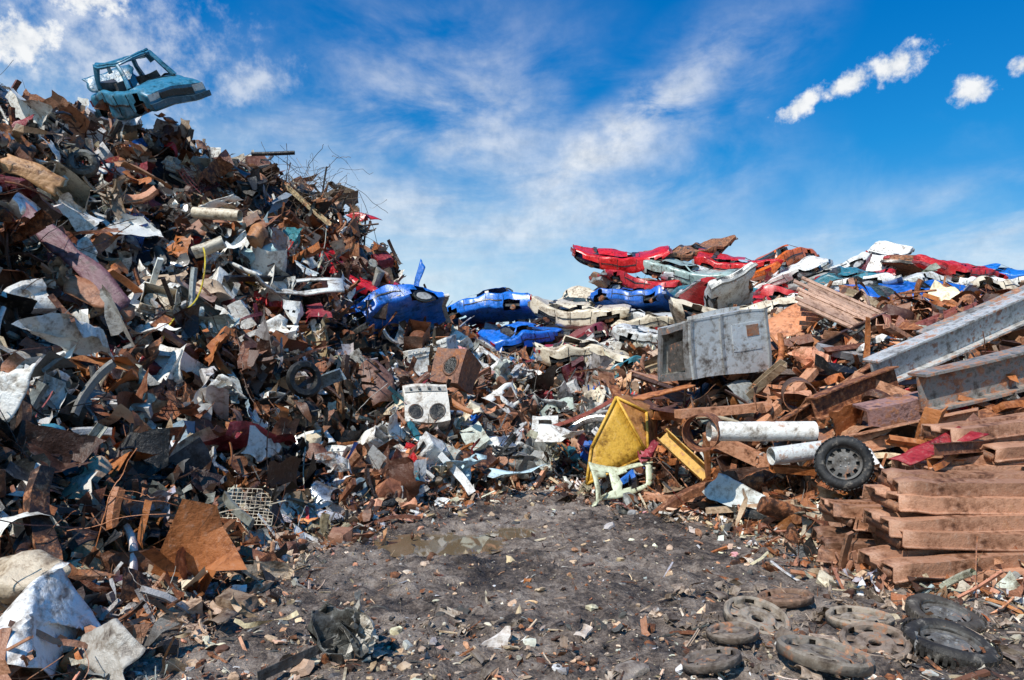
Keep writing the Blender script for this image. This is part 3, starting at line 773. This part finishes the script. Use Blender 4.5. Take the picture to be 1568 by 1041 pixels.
# ------------------------------------------------------------------ individual pieces
def junk(name, fn, loc, rot, scale, col, rust=.3, mat=None, seed=1, thick=.006, **kw):
    r = np.random.default_rng(seed); P, F = fn(r, **kw)
    B = Build(); P = norm1(P) * np.array(scale if hasattr(scale, '__len__') else [scale] * 3)
    B.add(P, F, cols[col] if isinstance(col, str) else col, rust)
    return B.obj(name, mat or M_scrap, loc, rot, thick=thick)
def beam(name, a, b, kind, s, col, rust, mat=None, roll=0, sy=1.0, bend=0):
    a, b = np.array(a, float), np.array(b, float); L = np.linalg.norm(b - a)
    P, F = extrude(kind, L, s, 16, sy); P[:, 2] += bend * (1 - (2 * P[:, 0] / L) ** 2)
    P = P + .015 * np.stack([sn(P, 2.5, 7 + i + int(L * 100)) for i in range(3)], 1)
    B = Build(); B.add(P, F, cols[col] if isinstance(col, str) else col, rust)
    o = B.obj(name, mat or M_scrap, (a + b) / 2)
    q = Vector(b - a).to_track_quat('X', 'Z'); o.rotation_euler = (q.to_matrix() @ Matrix.Rotation(rad(roll), 3, 'X')).to_euler()
    return o
def pipe(name, a, b, r1, col, rust, mat=None, wall=.012, sides=24, bend=(0, 0, 0), dent=.006):
    a, b = np.array(a, float), np.array(b, float); t = np.linspace(0, 1, 14)[:, None]
    path = a + (b - a) * t + np.array(bend) * (4 * t * (1 - t))
    B = Build(); P, F = tube(path, r1, sides)
    P2, F2 = tube(path, r1 - wall, sides)
    P = P + dent * np.stack([sn(P, 6, 5 + i) for i in range(3)], 1); P2 = P2 + dent * np.stack([sn(P2, 6, 5 + i) for i in range(3)], 1)
    m = sides; e = []
    for base in (0, len(P) - m):
        for j in range(m):
            f = [base + j, base + (j + 1) % m, len(P) + base + (j + 1) % m, len(P) + base + j]
            e.append(f if base == 0 else f[::-1])
    B.add(np.concatenate([P, P2]), np.concatenate([F, F2[:, ::-1] + len(P), np.array(e)]), cols[col] if isinstance(col, str) else col, rust)
    return B.obj(name, mat or M_scrap)

# silver cabinet
B = Build(); g = cols['lgrey']
t_ = .04
B.box((0, .5, 0), (2.0, t_, 1.15), g, .15, 6); B.box((0, -.5, 0), (2.0, t_, 1.15), g, .22, 6)
B.box((0, 0, .56), (2.02, 1.06, t_), g, .3, 6); B.box((0, 0, -.56), (2.0, 1.0, t_), g, .2, 6); B.box((.98, 0, 0), (t_, 1.0, 1.1), g, .2, 4)
for z_ in (-.5, .5): B.box((-.985, 0, z_), (.05, 1.0, .14), (.25, .25, .25), .45, 3)
B.box((-.95, -.1, -.1), (.02, .5, .6), (.12, .11, .1), .4, 3)
for y_ in (-.45, .45): B.box((-.99, y_, 0), (.06, .12, 1.1), (.3, .3, .3), .4, 3)
for x_ in (-.94, -.2, .95): B.box((x_, -.53, 0), (.06, .03, 1.15), (.36, .37, .38), .35, 4)
B.box((.4, -.525, .1), (.7, .012, .5), (.66, .69, .71), .2, 3); B.box((.55, -.535, .2), (.3, .012, .2), (.35, .22, .16), .5, 2)
B.box((.1, .1, .62), (.9, .5, .08), (.6, .6, .6), .2, 3)
B.obj('metal_cabinet', M_metal, (4.15, 14.2, 2.95), (4, -9, 22), deform=lambda V: V + .045 * np.stack([sn(V, 3, 5 + i) for i in range(3)], 1))
# ridged plate made of side-by-side boards
B = Build()
for k in range(9):
    y = -.6 + k * .15; L = 2.9 + .25 * math.sin(k * 2.3)
    tint = 1 + .2 * math.sin(k * 5.1)
    B.box((.1 * math.sin(k * 3), y, .012 * math.sin(k * 1.7)), (L, .138, .035), np.array([.62, .38, .26]) * tint, .25 + .15 * math.sin(k * 4), 8)
for x in (-.9, .9): B.box((x, 0, -.05), (.1, 1.3, .06), (.2, .08, .04), .6, 4)
B.obj('ridged_board_panel', M_scrap, (7.8, 15.4, 3.65), (38, 27, -10), deform=lambda V: V + .02 * np.stack([sn(V, 1.5, 45 + i) for i in range(3)], 1))
junk('rusty_steel_plate', T_sheet, (6.5, 15.8, 3.7), (42, -28, 5), (2.1, 1.2, .3), (.64, .26, .12), .1, seed=4, n=14, asp=.7, nf=1, amp=.2, holes=0)
junk('rusty_steel_plate', T_sheet, (2.85, 13.0, 2.0), (15, -14, 5), (1.2, .5, .2), 'rusto', .35, seed=5, n=14, asp=.5, nf=1, amp=.2, holes=0, thick=.04)
junk('rusty_steel_plate', T_sheet, (3.0, 15, 2.35), (20, 10, 25), (1.3, .8, .2), 'salm', .4, seed=6, n=14, asp=.5, nf=1, amp=.3, holes=0, thick=.02)
# beams
beam('steel_i_beam', (5.9, 11.3, 2.3), (9.9, 12.4, 3.85), 'I', .4, 'lgrey', .46, M_metal, roll=8)
beam('steel_i_beam', (5.7, 9.7, 1.98), (8.6, 10.1, 2.62), 'I', .46, (.36, .36, .35), .55, M_metal, roll=6, sy=1.0)
beam('steel_channel_beam', (7.6, 12.8, 2.9), (10.6, 13.2, 4.1), 'U', .4, 'grey', .5, M_metal, roll=-70)
beam('steel_i_beam', (4.6, 10.6, 1.75), (6.1, 11.0, 2.25), 'I', .3, 'rustm', .6)
beam('steel_i_beam', (4.2, 11.2, 1.3), (6.4, 11.8, 2.5), 'I', .22, 'rustd', .6)
beam('steel_channel_beam', (6.2, 9.4, 1.5), (8.6, 9.9, 2.1), 'U', .3, 'rustm', .6, roll=-70)
beam('steel_channel_beam', (5.0, 9.9, 1.55), (6.0, 10.0, 1.75), 'U', .5, (.35, .2, .18), .5, roll=-80)
beam('timber_plank', (3.0, 12.6, 1.6), (4.8, 13.0, 1.75), 'B', .26, 'salm', .4)
beam('timber_plank', (4.6, 12.8, 1.4), (5.9, 13.6, 2.4), 'B', .22, 'salm', .3)
beam('steel_channel_beam', (7.2, 14, 2.6), (8.8, 14.5, 2.9), 'U', .4, 'rusto', .5)
beam('steel_channel_beam', (8.4, 15, 3.2), (10.4, 15.6, 3.9), 'U', .35, (.4, .12, .1), .4)
beam('steel_channel_beam', (2.62, 12.1, 1.25), (3.25, 11.6, .6), 'U', .24, (.6, .34, .05), .35, roll=60)
beam('curved_steel_beam', (.2, 16.4, 1.05), (2.3, 15.8, 1.85), 'B', .14, (.3, .07, .05), .4, bend=-.15)
beam('timber_plank', (3.4, 12.0, .5), (4.3, 12.2, 1.3), 'B', .2, 'rusto', .5)
beam('timber_plank', (3.1, 10.9, .15), (4.1, 10.0, .4), 'B', .16, 'tan', .4)
beam('timber_plank', (2.3, 12.4, .1), (3.5, 11.2, .3), 'B', .16, 'salm', .4)
for i in range(64):
    x, y = R.uniform(3.4, 9.5), R.uniform(8.9, 16.5)
    if polyd(np.array([[x, y]]))[0] < .7: continue
    z = H(np.array([[x, y]]))[0]; L = R.uniform(.7, 1.9); an = R.normal() * .5; sl_ = R.normal() * .35
    d = np.array([math.cos(an), math.sin(an), sl_]) * L / 2; c = np.array([x, y, z + .3])
    beam('rusty_beam', c - d, c + d, str(R.choice(['B', 'U', 'L', 'I'])), R.uniform(.1, .26), str(R.choice(['rustm', 'rusto', 'rusto', 'salm', 'salm', 'rustd'])), R.uniform(.2, .5), roll=R.uniform(-40, 40))
# pipes
pipe('white_pipe', (2.9, 10.2, 1.42), (4.5, 10.3, 1.42), .145, 'white', .36)
pipe('white_pipe', (3.7, 9.9, 1.08), (5.0, 10.1, 1.22), .13, 'lgrey', .4)
pipe('steel_pipe', (4.75, 11.4, 1.92), (5.1, 12.4, 2.0), .27, (.12, .07, .05), .5)
pipe('steel_pipe', (2.74, 10.1, 1.4), (2.95, 10.5, 1.42), .27, 'rustm', .6)
pipe('steel_pipe', (5.2, 10.2, 1.4), (6.2, 10.0, 1.9), .1, 'grey', .4)
pipe('steel_pipe', (1.9, 12.9, .1), (2.9, 12.2, .16), .07, 'salm', .4)
def wheel(name, loc, rot, s=.66, dust=(.018, .018, .019)):
    r = np.random.default_rng(4); B = Build()
    P, F = T_ring(r, 40, 12, .1, .95); B.add(P, F, dust, 0)
    for k in range(40):
        a_ = k * math.pi / 20; B.box((.497 * math.cos(a_), .497 * math.sin(a_), 0), (.012, .045, .13), dust, 0, 1, (0, 0, a_))
    prof = [(.31, .08), (.305, .03), (.27, .0), (.2, .04), (.12, .055), (.09, .04), (.03, .045), (.005, .045)]
    th = np.arange(40) * math.pi / 20
    P = np.concatenate([np.stack([q * np.cos(th), q * np.sin(th), np.full(40, z)], 1) for q, z in prof])
    F = gridF(len(prof), 40, True); ctr = P[F].mean(1); ang = np.arctan2(ctr[:, 1], ctr[:, 0]); rr_ = np.hypot(ctr[:, 0], ctr[:, 1])
    hole = (rr_ > .16) & (rr_ < .27) & (np.cos(ang * 10) > .3)
    B.add(P, F[~hole], (.14, .135, .13), .35)
    for k in range(5):
        a_ = k * 2 * math.pi / 5; B.box((.075 * math.cos(a_), .075 * math.sin(a_), .05), (.025, .025, .03), (.3, .3, .3), .2)
    P2, F2 = T_drum(r, 16); B.add(P2[:, [1, 2, 0]] * [.9, .9, .05] - [0, 0, .05], F2, (.01, .01, .01), .2)
    V, F, C = B.arrays(); return mkobj(name, V * s, F, C, M_rubber, loc, rot)
wheel('car_wheel', (4.12, 8.6, 1.12), (78, 0, -18), .68)
# yellow container wedge
fp = [(1.38, .30), (1.5, .95), (2.02, 1.9), (2.62, 1.62), (2.6, .8)]
B = Build(); y0, y1 = 12.9, 13.9
def lerpquad(a, b, c, d, n=6):
    t = np.linspace(0, 1, n); u, v = np.meshgrid(t, t, indexing='ij'); u = u.ravel()[:, None]; v = v.ravel()[:, None]
    a, b, c, d = map(lambda q: np.array(q, float), (a, b, c, d))
    return (a * (1 - u) + b * u) * (1 - v) + (d * (1 - u) + c * u) * v, gridF(n, n)
yc = (.7, .4, .05)
f3 = [(x, y0 + .25 * (z - .4) + .25 * (x - 1.4), z) for x, z in fp]; b3 = [(x + .3, y1, z + .05) for x, z in fp]
P, F = lerpquad(f3[0], f3[1], f3[2], f3[4]); B.add(P, F, yc, .22)
P, F = lerpquad(f3[2], f3[3], f3[4], (np.array(f3[2]) + f3[4]) / 2); B.add(P, F, (.45, .2, .05), .5)
for i in range(5):
    j = (i + 1) % 5
    P, F = lerpquad(f3[i], f3[j], b3[j], b3[i]); B.add(P, F, (.38, .18, .06) if i in (2, 3) else yc, .55 if i in (2, 3) else .3)
    P, F = tube(np.array([f3[i], f3[j]]) + [0, -.015, 0], .025, 6); B.add(P, F, yc, .3)
P, F = tube(np.array([f3[2], f3[4]]) + [0, -.02, 0], .022, 6); B.add(P, F, yc, .3)
B.obj('yellow_skip', M_scrap, sharp=.2, deform=lambda V: V + .012 * np.stack([sn(V, 3, 15 + i) for i in range(3)], 1), thick=.01)
junk('car_door_frame', T_frame, (1.95, 12.5, .42), (38, -14, 12), (1.5, 1.0, .45), (.66, .7, .5), .08, M_paint, seed=17, thick=.03)
# stacks of inverted rusty steel channels; vertical flanges and dark gaps between the layers
def hatpile(name, c, L, yaw, roll, col, seed, w=.5, d=.15, pitch=0):
    r = np.random.default_rng(seed)
    k0 = np.array([(-.54, .0), (-.47, .0), (-.45, 1), (-.16, 1.0), (-.13, .6), (.13, .6), (.16, 1.0), (.45, 1), (.47, 0), (.54, 0)]) * [w, d]
    n = len(k0); nx = 12; xs_ = np.linspace(-L / 2, L / 2, nx)
    cut = r.normal(size=2) * .12
    P = np.concatenate([np.c_[np.full(n, x) + (k0[:, 0] * cut[0 if x < 0 else 1] * 2 if abs(x) > L / 2 - .01 else 0), k0[:, 0], k0[:, 1] + .02 * r.normal() * (x / L) ** 2 * 4] for x in xs_])
    P[:, 2] += r.normal() * .015 * P[:, 0] ** 2; P[:, 1] += r.normal() * .02 * P[:, 0] ** 2
    P += .006 * np.stack([sn(P, 3, seed + i) for i in range(3)], 1)
    B = Build(); B.add(P, gridF(nx, n), col, r.uniform(.12, .4))
    for x in np.arange(-L / 2 + .05, L / 2, .55):
        B.box((x, 0, d * .3), (.02, w * .88, d * .5), np.array(col) * .5, .5)
    return B.obj(name, M_scrap, c, (roll, pitch, yaw), thick=.024, sharp=.3)
rr_ = np.random.default_rng(8)
sal = np.array([.55, .28, .17])
for i in range(6):
    hatpile('steel_channel_stack', (5.25 + rr_.normal() * .18, 7.25 + i * .085, .04 + i * .175), 2.5 + rr_.normal() * .25, rr_.normal() * 4 + 3, 5 + rr_.normal() * 3.5, tuple(sal * rr_.uniform(.6, 1.15)), 50 + i, .52, .15, rr_.normal() * 2 - 2)
for i in range(5):
    hatpile('steel_channel_stack', (6.1 + rr_.normal() * .25, 8.2 + i * .1, .85 + i * .165), 2.3 + rr_.normal() * .3, rr_.normal() * 6 + 8, 6 + rr_.normal() * 5, tuple(sal * rr_.uniform(.5, 1.15)), 70 + i, .48, .14, rr_.normal() * 3 - 4)
for i in range(4):
    hatpile('steel_channel_stack', (4.1 + rr_.normal() * .12, 7.95 + i * .09, .05 + i * .165), .95, rr_.normal() * 14 - 6, 6 + rr_.normal() * 6, tuple(sal * rr_.uniform(.35, .85)), 90 + i, .42, .13, rr_.normal() * 5)
for i in range(12):
    x, y = R.uniform(4.2, 6.4), R.uniform(6.75, 7.1); z = R.uniform(.05, .15)
    if i > 6: x, y, z = R.uniform(4.6, 7), R.uniform(7.9, 8.6), R.uniform(1.1, 1.4)
    d = np.array([math.cos(R.normal() * .5), R.normal() * .4, R.normal() * .12]) * R.uniform(.25, .6); c = np.array([x, y, z])
    beam('rusty_beam', c - d, c + d, str(R.choice(['U', 'L', 'I', 'B'])), R.uniform(.06, .13), str(R.choice(['rustm', 'rusto', 'salm', 'rustd'])), R.uniform(.3, .6), roll=R.uniform(-60, 60))
junk('red_steel_plate', T_sheet, (5.0, 8.1, 1.38), (48, -22, 8), (1.2, .55, .3), (.32, .018, .025), .25, seed=9, n=12, asp=.5, nf=2, amp=.4, holes=0, thick=.015)

# centre of the yard
B = Build()
B.box((0, 0, 0), (.95, .6, .85), (.7, .66, .6), .2, 6)
for x_ in (-.24, .22):
    for z_ in (-.2,):
        P, F = T_ring(np.random.default_rng(1), 24, 8, .05, .8); B.add(P[:, [0, 2, 1]] * .34 + [x_, -.31, z_], F, (.1, .08, .07), .4)
        th = np.arange(20) * 2 * math.pi / 20
        P = np.concatenate([np.stack([x_ + q * np.cos(th), np.full(20, -.308), z_ + q * np.sin(th)], 1) for q in (.002, .13)]); B.add(P, gridF(2, 20, True), (.02, .018, .015), .2)
B.box((0, -.31, .3), (.9, .03, .12), (.4, .38, .35), .3, 3)
for k in range(4): B.box((-.3 + k * .2, -.34, .3), (.05, .05, .05), (.05, .05, .05), .1)
B.obj('cooker', M_scrap, (-1.85, 14.7, 1.65), (-24, -5, 12), deform=lambda V: V + .03 * np.stack([sn(V, 5, 25 + i) for i in range(3)], 1))
junk('curved_metal_sheet', T_curl, (-2.85, 14.9, 2.15), (10, 12, 70), (.9, .9, 1.4), (.2, .1, .07), .35, seed=3, arc=2.4, asp=.9)
B = Build(); B.box((0, 0, 0), (.85, .8, .8), (.24, .11, .07), .5, 5)
th = np.arange(24) * 2 * math.pi / 24
P = np.concatenate([np.stack([.05 + q * np.cos(th), np.full(24, -.41), q * np.sin(th)], 1) for q in (.002, .2)]); B.add(P, gridF(2, 24, True), (.01, .008, .006), 0)
P, F = T_ring(np.random.default_rng(1), 24, 8, .06, .8); B.add(P[:, [0, 2, 1]] * .5 + [.05, -.41, 0], F, (.2, .09, .05), .5)
B.obj('rusty_machine_housing', M_scrap, (-1.35, 16.9, 2.5), (-18, 8, -25), deform=lambda V: V + .06 * np.stack([sn(V, 4, 35 + i) for i in range(3)], 1))
J = junk
J('crumpled_appliance_panel', T_sheet, (-1.05, 13.3, .6), (50, 10, 20), (1.2, .9, .9), (.5, .66, .72), .08, seed=21, n=14, asp=.8, nf=4, amp=.6)
J('crumpled_appliance_panel', T_sheet, (.1, 13.2, .5), (58, -5, -10), (1.2, .7, .9), (.55, .7, .76), .08, seed=22, n=14, asp=.6, nf=4, amp=.6)
J('crumpled_appliance_panel', T_sheet, (1.05, 14.9, 1.1), (50, 5, 10), (1.2, .8, .9), 'white', .1, seed=23, n=14, asp=.6, nf=6, amp=.5)
J('bent_metal_strip', T_curl, (-3.0, 12.8, .95), (20, 70, 20), (.5, 1.5, .8), (.6, .55, .48), .2, seed=24, arc=1.5, asp=3)
for k, (x, y, s_, cl) in enumerate([(-2.3, 14.1, .9, 'white'), (-1.6, 13.6, .8, 'lgrey'), (-.4, 14.8, .9, 'white'), (.4, 15.6, .9, 'white'), (-1.0, 15.6, .9, 'cream'), (-2.6, 13.4, .7, 'white'), (-.2, 17.2, 1.1, 'white'), (.8, 17.6, 1.0, 'lgrey'),
        (-2.9, 17.6, 1.0, 'white'), (-1.9, 19.2, 1.2, 'lgrey'), (-3.6, 12.6, .8, 'white'), (1.9, 17.0, .9, 'cream'), (-4.2, 11.6, .8, 'white'), (-.9, 21, 1.2, 'white'), (1.3, 21.4, 1.1, 'white'), (-5.0, 12.2, .8, 'lgrey'),
        (-5.6, 10.6, .8, 'white'), (-6.6, 13.2, .9, 'cream'), (-7.6, 14.6, 1.0, 'white'), (-5.0, 15.2, .9, 'white'), (-8.6, 15.6, 1.1, 'lgrey'), (-6.8, 10.4, .8, 'white')]):
    z = H(np.array([[x, y]]))[0]
    J('crumpled_appliance_panel', [T_sheet, T_appl, T_frame, T_sheet][k % 4], (x, y - .2, z + .45), (45 + R.normal() * 20, R.normal() * 25, R.normal() * 40), (s_, s_ * .8, s_ * .7), cl, .08, seed=600 + k)
J('crumpled_appliance_panel', T_sheet, (-5.6, 13.7, 2.15), (50, 10, -10), (1.3, 1.0, 1), 'white', .05, seed=25, n=14, asp=.8, nf=5, amp=.5)
J('gutted_appliance', T_appl, (-4.5, 12.9, 1.6), (60, 10, 25), (.8, .7, .85), 'white', .15, seed=26)
J('white_metal_panel', T_sheet, (-5.3, 7.2, 2.0), (84, 0, 10), (.6, .8, .25), 'white', .05, seed=227, n=14, asp=.9, nf=1, amp=.25, holes=0)
J('bent_bumper_frame', T_frame, (-5.3, 16.2, 4.75), (60, -8, 5), (2.6, 1.0, 1.3), 'lgrey', .08, M_paint, seed=128, thick=.05)
J('metal_drum', T_drum, (-5.3, 9.3, 1.0), (10, 5, 10), (.85, .55, .55), 'grey', .25, M_metal, seed=29)
J('washing_machine', T_appl, (-6.4, 12.2, 2.5), (75, -8, 10), (.62, .6, .6), 'lgrey', .2, seed=30)
J('crumpled_appliance_panel', T_sheet, (-4.8, 9.7, 1.2), (60, 10, -20), (.6, .7, .7), 'white', .1, seed=31, n=12)
J('crumpled_appliance_panel', T_sheet, (-3.95, 10.5, .95), (15, 0, 30), (.6, .5, .4), 'white', .15, seed=32, n=12)
J('crumpled_appliance_panel', T_sheet, (-7.2, 16.6, 6.5), (40, -8, 0), (1.5, .7, .7), 'white', .1, seed=33, n=12, asp=.5)
J('crumpled_appliance_panel', T_sheet, (-10.9, 14.4, 6.2), (40, -8, 40), (1.0, .8, .7), 'white', .1, seed=133, n=12, asp=.5)
J('crumpled_appliance_panel', T_sheet, (-9.9, 16.2, 7.2), (40, -8, 40), (1.0, .8, .7), 'lgrey', .1, seed=134, n=12, asp=.7)
pipe('white_pipe', (-7.35, 16.0, 6.15), (-6.25, 15.9, 6.05), .13, 'cream', .15)
pipe('steel_pipe', (-7.6, 20.2, 8.95), (-6.4, 20.4, 9.05), .06, 'black', .1)
J('crumpled_appliance_panel', T_sheet, (-6.9, 14.0, 4.1), (50, -20, 10), (.5, .5, .5), 'lgrey', .2, seed=34, n=12)
J('long_bent_steel_sheet', T_sheet, (-7.6, 12.0, 4.3), (70, 40, -12), (2.9, 1.3, .6), (.17, .075, .095), .3, seed=35, n=18, asp=.26, nf=2, amp=.25, holes=0, thick=.03)
J('rusty_steel_plate', T_sheet, (-7.0, 11.8, 3.6), (60, 25, 10), (1.2, .9, .5), (.38, .16, .08), .3, seed=36, n=14, nf=3, amp=.5, holes=0)
J('rusty_steel_plate', T_curl, (-8.3, 15.6, 6.9), (20, 20, 40), (1.2, 1.0, .6), (.4, .2, .1), .4, seed=37, arc=1.4, asp=.8)
J('rusty_steel_plate', T_sheet, (-9.0, 13.0, 6.1), (60, 25, 10), (1.1, .7, .5), (.5, .26, .11), .3, seed=38, n=14, nf=3, amp=.5, holes=0)
J('rusty_steel_plate', T_curl, (-6.15, 16.6, 5.7), (70, 20, 10), (.6, .6, .9), (.45, .2, .08), .3, seed=39, arc=2, asp=1)
J('red_car_panel', T_sheet, (-4.6, 21.5, 7.4), (40, 0, 20), (1.1, .5, .5), 'red', .05, M_paint, seed=40, n=12)
J('yellow_drum', T_drum, (-6.7, 15.3, 5.2), (20, -25, 15), (.7, .5, .5), (.55, .5, .4), .2, seed=41)
J('blue_car_hood', T_sheet, (-10.5, 18.2, 10.2), (70, -20, 20), (1.4, 1.0, .6), (.03, .15, .27), .15, M_paint, seed=46, n=16, asp=.7, nf=4, amp=.5, holes=0, thick=.02)
t = np.linspace(0, 1, 30)
path = np.stack([-6.2 + .2 * np.sin(t * 7) + t * .25, 13.9 - t * 2.6, 4.9 - 3.3 * t + .1 * np.sin(t * 15)], 1)
P, F = tube(path, .016, 6); B = Build(); B.add(P, F, (.65, .5, .04), .05); B.obj('yellow_hose', M_scrap)
B = Build(); n = 150
pos = np.c_[R.normal(-6.3, .7, n), R.normal(21, .6, n), R.normal(8.0, .45, n)]
scatter(B, dict(wire=1), pos, R.normal(size=(n, 3)), R.uniform(.3, .7, n), np.tile([.35, .25, .17, .3], (n, 1)), 1.)
B.obj('wire_tangle', M_scrap)
for (x, y, z, dx, dz, c) in ((-5.9, 21.5, 8.1, .15, .9, 'black'), (-4.7, 22, 6.6, .05, 1.0, 'black'), (-5.2, 21.8, 7.2, 1.0, .1, 'rustd')):
    pipe('steel_rod', (x, y, z), (x + dx, y, z + dz), .03, c, .2, sides=8)
J('tall_blue_fin_panel', T_sheet, (-2.75, 19.8, 5.0), (80, -75, 10), (1.7, .6, .4), (.01, .14, .55), .05, M_paint, seed=44, n=14, asp=.4, nf=1, amp=.3, holes=0)
J('wire_mesh', T_mesh, (-3.45, 9.1, .5), (50, 5, 15), (.62, .6, .3), 'cream', .2, thick=0, seed=3)
# foreground pieces
J('crumpled_white_sheet', T_sheet, (-3.3, 4.9, .42), (62, 14, 15), (.78, .95, .95), (.87, .87, .86), .0, seed=171, n=30, asp=.95, nf=5, amp=.7, holes=0, cr=.012)
J('crumpled_grey_sheet', T_sheet, (-2.8, 4.85, .18), (28, 25, -30), (.65, .5, .5), (.4, .37, .33), .1, seed=152, n=24, asp=.7, nf=4, amp=.5, holes=0)
J('old_sack', T_lump, (-3.95, 5.6, .5), (10, 0, 0), (.8, .6, .65), (.55, .45, .33), .1, seed=53, n=14, thick=0)
J('old_sack', T_lump, (-3.75, 5.0, .12), (10, 0, 50), (.6, .5, .4), (.5, .42, .33), .1, seed=55, n=14, thick=0)
J('crumpled_bag', T_sheet, (-1.28, 5.15, .18), (25, 8, 20), (.6, .45, .5), (.09, .088, .08), .05, seed=54, n=30, asp=.9, nf=14, amp=1.0, holes=0, cr=.03)
J('crumpled_bag', T_sheet, (-1.12, 5.1, .26), (45, 8, 50), (.42, .36, .42), (.5, .46, .4), .0, seed=181, n=30, asp=.9, nf=14, amp=1.0, holes=0, cr=.03)
beam('steel_angle_bar', (-1.75, 4.75, .06), (-1.3, 5.25, .14), 'L', .07, 'dgrey', .2)
J('concrete_block', T_box, (.58, 5.6, .07), (10, 0, 70), (.24, .13, .1), (.6, .5, .42), .1, seed=56, thick=0)
J('concrete_block', T_box, (-.55, 6.2, .03), (0, 0, -50), (.3, .12, .08), (.5, .43, .37), .1, seed=57, thick=0)
J('concrete_block', T_lump, (.85, 4.9, .03), (0, 0, 20), (.32, .24, .16), (.28, .23, .19), .1, seed=58, thick=0)
def rim(loc, rot, s, seed, col=(.2, .165, .135), rust=.4):
    r = np.random.default_rng(seed); B = Build(); th = np.arange(36) * math.pi / 18
    prof = [(.5, -.06), (.5, .05), (.47, .075), (.43, .05), (.41, -.02), (.30, -.01), (.26, .03), (.16, .03), (.14, .0), (.1, .0), (.09, -.06)]
    P = np.concatenate([np.stack([q * np.cos(th), q * np.sin(th), np.full(36, z)], 1) for q, z in prof])
    P = P * s; P += .012 * np.stack([sn(P, 5, seed + i) for i in range(3)], 1)
    F = gridF(len(prof), 36, True); c = P[F].mean(1) / s; a_ = np.arctan2(c[:, 1], c[:, 0]); q = np.hypot(c[:, 0], c[:, 1])
    F = F[~((q > .29) & (q < .4) & (np.cos(a_ * 8) > .5))]
    B.add(P, F, col, rust)
    return B.obj('rusted_wheel_rim', M_rubber, loc, rot, thick=.008)
RIMS = [(2.1, 5.95, .56, (.3, .25, .2)), (2.3, 5.1, .64, (.22, .185, .15)), (2.95, 5.9, .52, (.33, .27, .21)), (2.8, 5.35, .5, (.24, .18, .14)), (1.75, 5.5, .4, (.2, .16, .13)), (2.55, 6.5, .5, (.2, .12, .08)), (1.45, 5.0, .42, (.16, .13, .11))]
for k, (x, y, s_, c) in enumerate(RIMS):
    rim((x, y, .075), (R.normal() * 6 + 6, R.normal() * 6, k * 40), s_, 61 + k, c)
wheel('car_wheel', (3.35, 5.3, .07), (9, 5, 0), .66, (.03, .026, .022)); wheel('car_wheel', (3.72, 5.95, .08), (12, -4, 40), .6, (.07, .058, .047))
def small(name, n, xr, yr, smin, smax, base, zf, avoid=()):
    for i in range(n):
        x, y = R.uniform(*xr), R.uniform(*yr); k = R.integers(0, 7)
        if any((x - a[0]) ** 2 + (y - a[1]) ** 2 < (a[2] * .42) ** 2 for a in avoid): continue
        fn = [T_sheet, T_curl, T_machine, T_box, T_shred, T_strip, T_beam][k]
        sc = np.array([1, .7, .6]) * R.uniform(smin, smax) * (1.5 if k in (4, 5, 6) else 1)
        J(name, fn, (x, y, zf(x)), (R.normal() * 15, R.normal() * 15, R.uniform(0, 360)), sc, tuple(np.array(base) * R.uniform(.3, 1.7)), .2, seed=int(R.integers(1e6)), thick=.004 if k in (0, 1) else 0)
small('crumpled_metal_scrap', 120, (1.2, 4.6), (4.8, 7.0), .08, .26, (.38, .29, .22), lambda x: .03, RIMS + [(3.35, 5.3, .7), (3.72, 5.95, .7)])
small('crumpled_metal_scrap', 50, (-2.6, 1.8), (4.7, 6.0), .07, .2, (.34, .27, .21), lambda x: .02)
small('crumpled_metal_scrap', 60, (-5.2, -2.4), (5.3, 7.4), .15, .42, (.46, .32, .22), lambda x: .08 + max(0, -3.2 - x) * .16)
print('OBJECTS', len(bpy.data.objects), 'polys', sum(len(o.data.polygons) for o in bpy.data.objects if o.type == 'MESH'))
